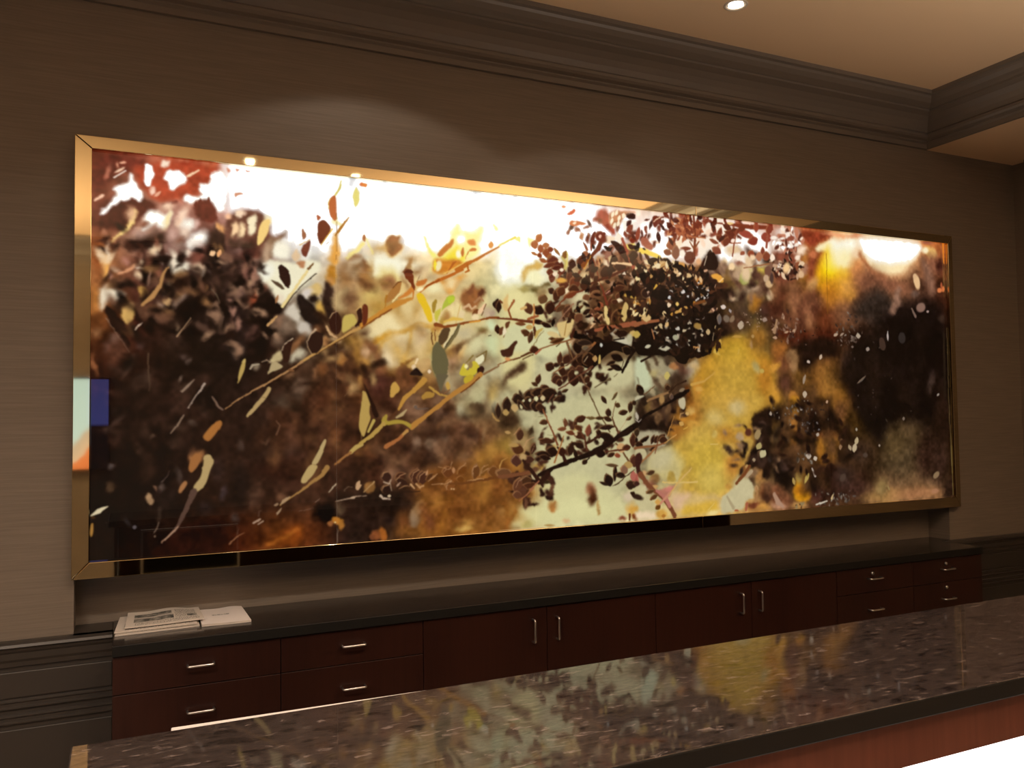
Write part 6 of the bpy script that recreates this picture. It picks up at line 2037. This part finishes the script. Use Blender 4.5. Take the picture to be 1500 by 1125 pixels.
def sheet_print():
    m, nt, b = mat('letter_paper')
    uv = N(nt, 'ShaderNodeUVMap'); uv.uv_map = 'page'
    mp = N(nt, 'ShaderNodeMapping'); mp.inputs['Scale'].default_value = (70, 1, 1); nt.links.new(uv.outputs['UV'], mp.inputs['Vector'])
    n = N(nt, 'ShaderNodeTexNoise', Scale=1.0, Detail=1.0); nt.links.new(mp.outputs['Vector'], n.inputs['Vector'])
    sx = N(nt, 'ShaderNodeSeparateXYZ'); nt.links.new(uv.outputs['UV'], sx.inputs[0])
    o = None
    for out, op, val in (('X', 'GREATER_THAN', .28), ('X', 'LESS_THAN', .64), ('Y', 'GREATER_THAN', .52), ('Y', 'LESS_THAN', .59)):
        k = N(nt, 'ShaderNodeMath', operation=op); nt.links.new(sx.outputs[out], k.inputs[0]); k.inputs[1].default_value = val
        if o is None: o = k.outputs[0]
        else:
            q = N(nt, 'ShaderNodeMath', operation='MULTIPLY'); nt.links.new(o, q.inputs[0]); nt.links.new(k.outputs[0], q.inputs[1]); o = q.outputs[0]
    r = ramp(nt, [(.4, (.25, .25, .25)), (.55, (.7, .66, .62))]); nt.links.new(n.outputs['Fac'], r.inputs['Fac'])
    mx = N(nt, 'ShaderNodeMix', data_type='RGBA'); nt.links.new(o, mx.inputs[0]); mx.inputs[6].default_value = (.86, .80, .78, 1); nt.links.new(r.outputs['Color'], mx.inputs[7])
    nt.links.new(mx.outputs[2], b.inputs['Base Color']); b.inputs['Roughness'].default_value = .6; b.inputs['Specular IOR Level'].default_value = .3
    return m
M_NEWS, M_SHEET, M_PAPEREDGE = newsprint(), sheet_print(), plain('paper_edge', (.62, .56, .50), .8, spec=.1)
def paper(name, c, z, t, wave, seed, m, parent=None, nx=18, ny=10):
    """c: four corners (front l, front r, back r, back l) in x, y; a soft-edged bundle of thickness t"""
    q = random.Random(seed); ph = [q.uniform(0, 6) for _ in range(4)]
    bm = bmesh.new(); uvl = bm.loops.layers.uv.new('page'); T = {}
    def P(u, v): 
        a = [c[0][k] * (1 - u) * (1 - v) + c[1][k] * u * (1 - v) + c[2][k] * u * v + c[3][k] * (1 - u) * v for k in (0, 1)]
        h = wave * (.5 + .5 * math.sin(u * 5 + v * 3 + ph[0])) * (.4 + .6 * v) + wave * .5 * math.sin(u * 9 + ph[1]) * v
        return a, max(h, 0)
    for lay in (0, 1):
        for i in range(nx + 1):
            for j in range(ny + 1):
                u, v = i / nx, j / ny; a, h = P(u, v); T[lay, i, j] = bm.verts.new((a[0], a[1], z + (t if lay else 0) + h * (1.0 if lay else .55)))
    def face(vs_, uvs, mi):
        f = bm.faces.new(vs_); f.material_index = mi
        for lp, k in zip(f.loops, uvs): lp[uvl].uv = k
    for i in range(nx):
        for j in range(ny):
            k = ((i / nx, j / ny), ((i + 1) / nx, j / ny), ((i + 1) / nx, (j + 1) / ny), (i / nx, (j + 1) / ny))
            face([T[1, i, j], T[1, i + 1, j], T[1, i + 1, j + 1], T[1, i, j + 1]], k, 0)
            face([T[0, i, j], T[0, i, j + 1], T[0, i + 1, j + 1], T[0, i + 1, j]], k, 1)
    z4 = ((0, 0),) * 4
    for i in range(nx):
        face([T[0, i, 0], T[0, i + 1, 0], T[1, i + 1, 0], T[1, i, 0]], z4, 1); face([T[0, i, ny], T[1, i, ny], T[1, i + 1, ny], T[0, i + 1, ny]], z4, 1)
    for j in range(ny):
        face([T[0, 0, j], T[1, 0, j], T[1, 0, j + 1], T[0, 0, j + 1]], z4, 1); face([T[0, nx, j], T[0, nx, j + 1], T[1, nx, j + 1], T[1, nx, j]], z4, 1)
    return obj(name, bm, [m, M_PAPEREDGE], parent, smooth=False)
n1 = paper('newspaper', [(-.028, 3.325), (.258, 3.345), (.262, 3.585), (.002, 3.588)], .8605, .005, .001, 3, M_NEWS); tag(n1, 'folded newspaper at the bottom of the pile on the dark counter', 'newspaper', 'newspapers on the back counter')
n2 = paper('newspaper', [(-.030, 3.338), (.250, 3.350), (.252, 3.592), (-.012, 3.590)], .8685, .0045, .002, 5, M_NEWS); tag(n2, 'folded newspaper in the middle of the pile, its edge sticking out at the wainscot end', 'newspaper', 'newspapers on the back counter')
n3 = paper('newspaper', [(.004, 3.356), (.276, 3.374), (.272, 3.594), (.016, 3.594)], .8775, .0045, .006, 9, M_NEWS); tag(n3, 'newspaper on top of the pile, grey printed page with photographs', 'newspaper', 'newspapers on the back counter')
s1 = paper('paper_stack', [(.2645, 3.328), (.440, 3.322), (.436, 3.585), (.2645, 3.592)], .8605, .008, .003, 4, M_SHEET); tag(s1, 'stack of white printed sheets beside the newspapers on the dark counter', 'paper')

# ------------------------------------------------------------------ reception counter in front
ZC = H - .55
rc = empty('reception_counter', (1.4, 1.4, 0)); tag(rc, 'front reception counter with brown polished granite top over lit panel', 'counter')
def in_rc(o): o.matrix_parent_inverse = Matrix.Translation(-Vector(rc.location)); return o
CX0, CX1, CY0, CY1 = -.080, 4.30, 1.1466, 1.648
bm = bmesh.new(); v_ = box(bm, CX0, CX1, CY0, CY1, ZC - .037, ZC)
for q in v_:
    if q.co.y > 1.5: q.co.y += -.014 if q.co.x < 1 else .018
for f in bm.faces: f.material_index = 0 if abs(f.calc_center_median().z - ZC) < 1e-4 else 1
in_rc(obj('stone_top', bm, [M_STONE, M_EDGE], rc, bevel=.003))
in_rc(bxo('front_board', M_FRONTWOOD, rc, CX0 + .03, CX1 - .02, CY0 + .030, CY0 + .050, .933, ZC - .0375, bevel=.001))
in_rc(bxo('lit_panel', M_LITPANEL, rc, CX0 + .04, CX1 - .03, CY0 + .034, CY0 + .050, .20, .9325))
in_rc(bxo('plinth', M_FRONTWOOD, rc, CX0 + .03, CX1 - .02, CY0 + .030, CY0 + .050, 0, .1995))
in_rc(bxo('end_board', M_CHERRY, rc, CX0 + .03, CX0 + .05, CY0 + .0505, CY1 - .03, 0, ZC - .0375))
in_rc(bxo('end_board', M_CHERRY, rc, CX1 - .04, CX1 - .02, CY0 + .0505, CY1 - .03, 0, ZC - .0375))
in_rc(bxo('back_board', M_CHERRY, rc, CX0 + .0505, CX1 - .0405, CY1 - .05, CY1 - .03, 0, ZC - .0375))
wd = empty('work_desk', (1.4, 1.85, 0)); tag(wd, 'low dark desk behind the front counter, hidden but for mirror images', 'desk')
def in_wd(o): o.matrix_parent_inverse = Matrix.Translation(-Vector(wd.location)); return o
in_wd(bxo('desk_top', M_DARK, wd, CX0 + .0505, CX1 - .0405, CY1 + .002, CY1 + .34, .71, .745, bevel=.002))
in_wd(bxo('leg', M_DARK, wd, CX0 + .0505, CX0 + .075, CY1 + .002, CY1 + .30, 0, .7095))
in_wd(bxo('leg', M_DARK, wd, CX1 - .065, CX1 - .0405, CY1 + .002, CY1 + .30, 0, .7095))

# computer display standing on the staff side; only its white top edge shows over the stone
a = Vector((.0846, 1.755, 0)); b_ = Vector((.446, 1.7455, 0)); d = (b_ - a).normalized(); ang = math.atan2(d.y, d.x)
scr = empty('monitor', (a.x + .26 * d.x, a.y + .26 * d.y, .745), ang); tag(scr, 'white computer monitor behind the stone counter, only its top edge showing', 'monitor')
bm = bmesh.new(); box(bm, -.26, .26, -.002, .026, .035, .2815); obj('housing', bm, M_WHITEPL, scr, bevel=.002)
bm = bmesh.new(); box(bm, -.248, .248, .0262, .0275, .05, .27); obj('screen', bm, M_BLACK, scr)
bm = bmesh.new(); box(bm, -.03, .03, -.03, -.0025, .01, .16); obj('neck', bm, M_WHITEPL, scr, bevel=.003)
bm = bmesh.new(); box(bm, -.11, .11, -.06, .09, .0005, .0095); obj('foot', bm, M_WHITEPL, scr, bevel=.003)

# ------------------------------------------------------------------ unseen floor lamps behind the camera, added to light the ceiling
def make_added_lamp():
    root = empty('added_floor_lamp'); tag(root, 'added bronze floor lamp lighting the tan ceiling, outside the picture', 'floor lamp', 'added floor lamps for ceiling light')
    bm = bmesh.new(); lathe(bm, [(.0005, .001), (.15, .001), (.15, .018), (.03, .032), (.0005, .032)]); obj('base', bm, M_DARK, root, smooth=True)
    bm = bmesh.new(); tube(bm, [(0, 0, .03), (0, 0, 1.0), (0, 0, 1.84)], .014, 16); obj('pole', bm, M_DARK, root, smooth=True)
    bm = bmesh.new(); lathe(bm, [(.0005, 1.83), (.05, 1.835), (.14, 1.88), (.19, 1.95), (.185, 1.95), (.135, 1.887), (.05, 1.843), (.0005, 1.84)]); obj('shade', bm, M_DARK, root, smooth=True)
    bm = bmesh.new(); lathe(bm, [(.0005, 1.845), (.03, 1.85), (.045, 1.88), (.03, 1.905), (.0005, 1.91)]); obj('bulb', bm, M_BULB, root, smooth=True)
    return root
fl0 = None
for x, y, pw in ADDED_UPLIGHTS:
    f = make_added_lamp() if fl0 is None else copy_tree(fl0)
    fl0 = fl0 or f; f.location = (x, y, 0)
    f['label'] = 'added bronze floor lamp outside the picture for ceiling light, standing at the %s' % ('television' if x < 0 else 'soffit end')
    ld = bpy.data.lights.new('added_uplight_beam', 'SPOT'); ld.energy = pw; ld.color = WARM; ld.spot_size = math.radians(150); ld.spot_blend = .6; ld.shadow_soft_size = .04
    lo = bpy.data.objects.new('added_uplight_beam', ld); col.objects.link(lo); lo.location = (x, y, 1.955); lo.rotation_euler = (math.pi, 0, 0)

# ------------------------------------------------------------------ small fixture under the soffit and the television behind the camera (seen mirrored in the brass and the glass)
fx = empty('ceiling_fixture', (5.165, 3.33, Z_SOF)); tag(fx, 'small black fixture under the soffit near the corner', 'fixture')
bm = bmesh.new(); lathe(bm, [(.0005, 0), (.030, 0), (.030, -.012), (.026, -.02), (.0005, -.02)], 24); obj('base', bm, M_BLACK, fx, smooth=True)
bm = bmesh.new(); lathe(bm, [(.022, -.0205), (.022, -.034), (.016, -.045), (.0005, -.05)], 24); obj('dome', bm, M_BLACK, fx, smooth=True)

def tv_picture():
    m, nt, b = mat('television_picture')
    g = N(nt, 'ShaderNodeNewGeometry'); sx = N(nt, 'ShaderNodeSeparateXYZ'); nt.links.new(g.outputs['Position'], sx.inputs[0])
    nz = N(nt, 'ShaderNodeTexNoise', Scale=4.0, Detail=2.0); nt.links.new(g.outputs['Position'], nz.inputs['Vector'])
    h = N(nt, 'ShaderNodeMath', operation='MULTIPLY_ADD'); nt.links.new(nz.outputs['Fac'], h.inputs[0]); h.inputs[1].default_value = .25; nt.links.new(sx.outputs['Z'], h.inputs[2])
    # slanting bands: height falls with x
    s = N(nt, 'ShaderNodeMath', operation='MULTIPLY_ADD'); nt.links.new(sx.outputs['X'], s.inputs[0]); s.inputs[1].default_value = -.8; nt.links.new(h.outputs[0], s.inputs[2])
    mr = N(nt, 'ShaderNodeMapRange'); nt.links.new(s.outputs[0], mr.inputs['Value']); mr.inputs['From Min'].default_value = 1.2; mr.inputs['From Max'].default_value = 2.4
    r1 = ramp(nt, [(.0, (.03, .03, .02)), (.22, (.05, .045, .03)), (.25, (.75, .22, .08)), (.42, (.8, .25, .09)), (.45, (.75, .58, .48)), (.58, (.6, .5, .45)), (.64, (.55, .8, 1.0)), (1, (.5, .75, .95))])
    nt.links.new(mr.outputs['Result'], r1.inputs['Fac'])
    mz = N(nt, 'ShaderNodeMapRange'); nt.links.new(sx.outputs['Z'], mz.inputs['Value']); mz.inputs['From Min'].default_value = 1.2; mz.inputs['From Max'].default_value = 2.05
    r2 = ramp(nt, [(.0, (.01, .01, .02)), (.46, (.01, .01, .02)), (.5, (.45, .5, 1.9)), (1, (.4, .45, 1.6))]); nt.links.new(mz.outputs['Result'], r2.inputs['Fac'])
    xs_ = N(nt, 'ShaderNodeMath', operation='GREATER_THAN'); nt.links.new(sx.outputs['X'], xs_.inputs[0]); xs_.inputs[1].default_value = -.302
    mx = N(nt, 'ShaderNodeMix', data_type='RGBA'); nt.links.new(xs_.outputs[0], mx.inputs[0]); nt.links.new(r1.outputs['Color'], mx.inputs[6]); nt.links.new(r2.outputs['Color'], mx.inputs[7])
    b.inputs['Base Color'].default_value = (.01, .01, .01, 1); nt.links.new(mx.outputs[2], b.inputs['Emission Color']); b.inputs['Emission Strength'].default_value = 1.6
    return m
tv = empty('television', (-.9, YR + .06, 1.62)); tag(tv, 'wall television mirrored as a bright blue patch in the brass frame', 'television')
bm = bmesh.new(); box(bm, -.77, .77, -.0595, 0, -.46, .46); obj('housing', bm, M_BLACK, tv, bevel=.004)
bm = bmesh.new(); box(bm, -.753, .753, .0005, .004, -.443, .443); obj('screen', bm, tv_picture(), tv)
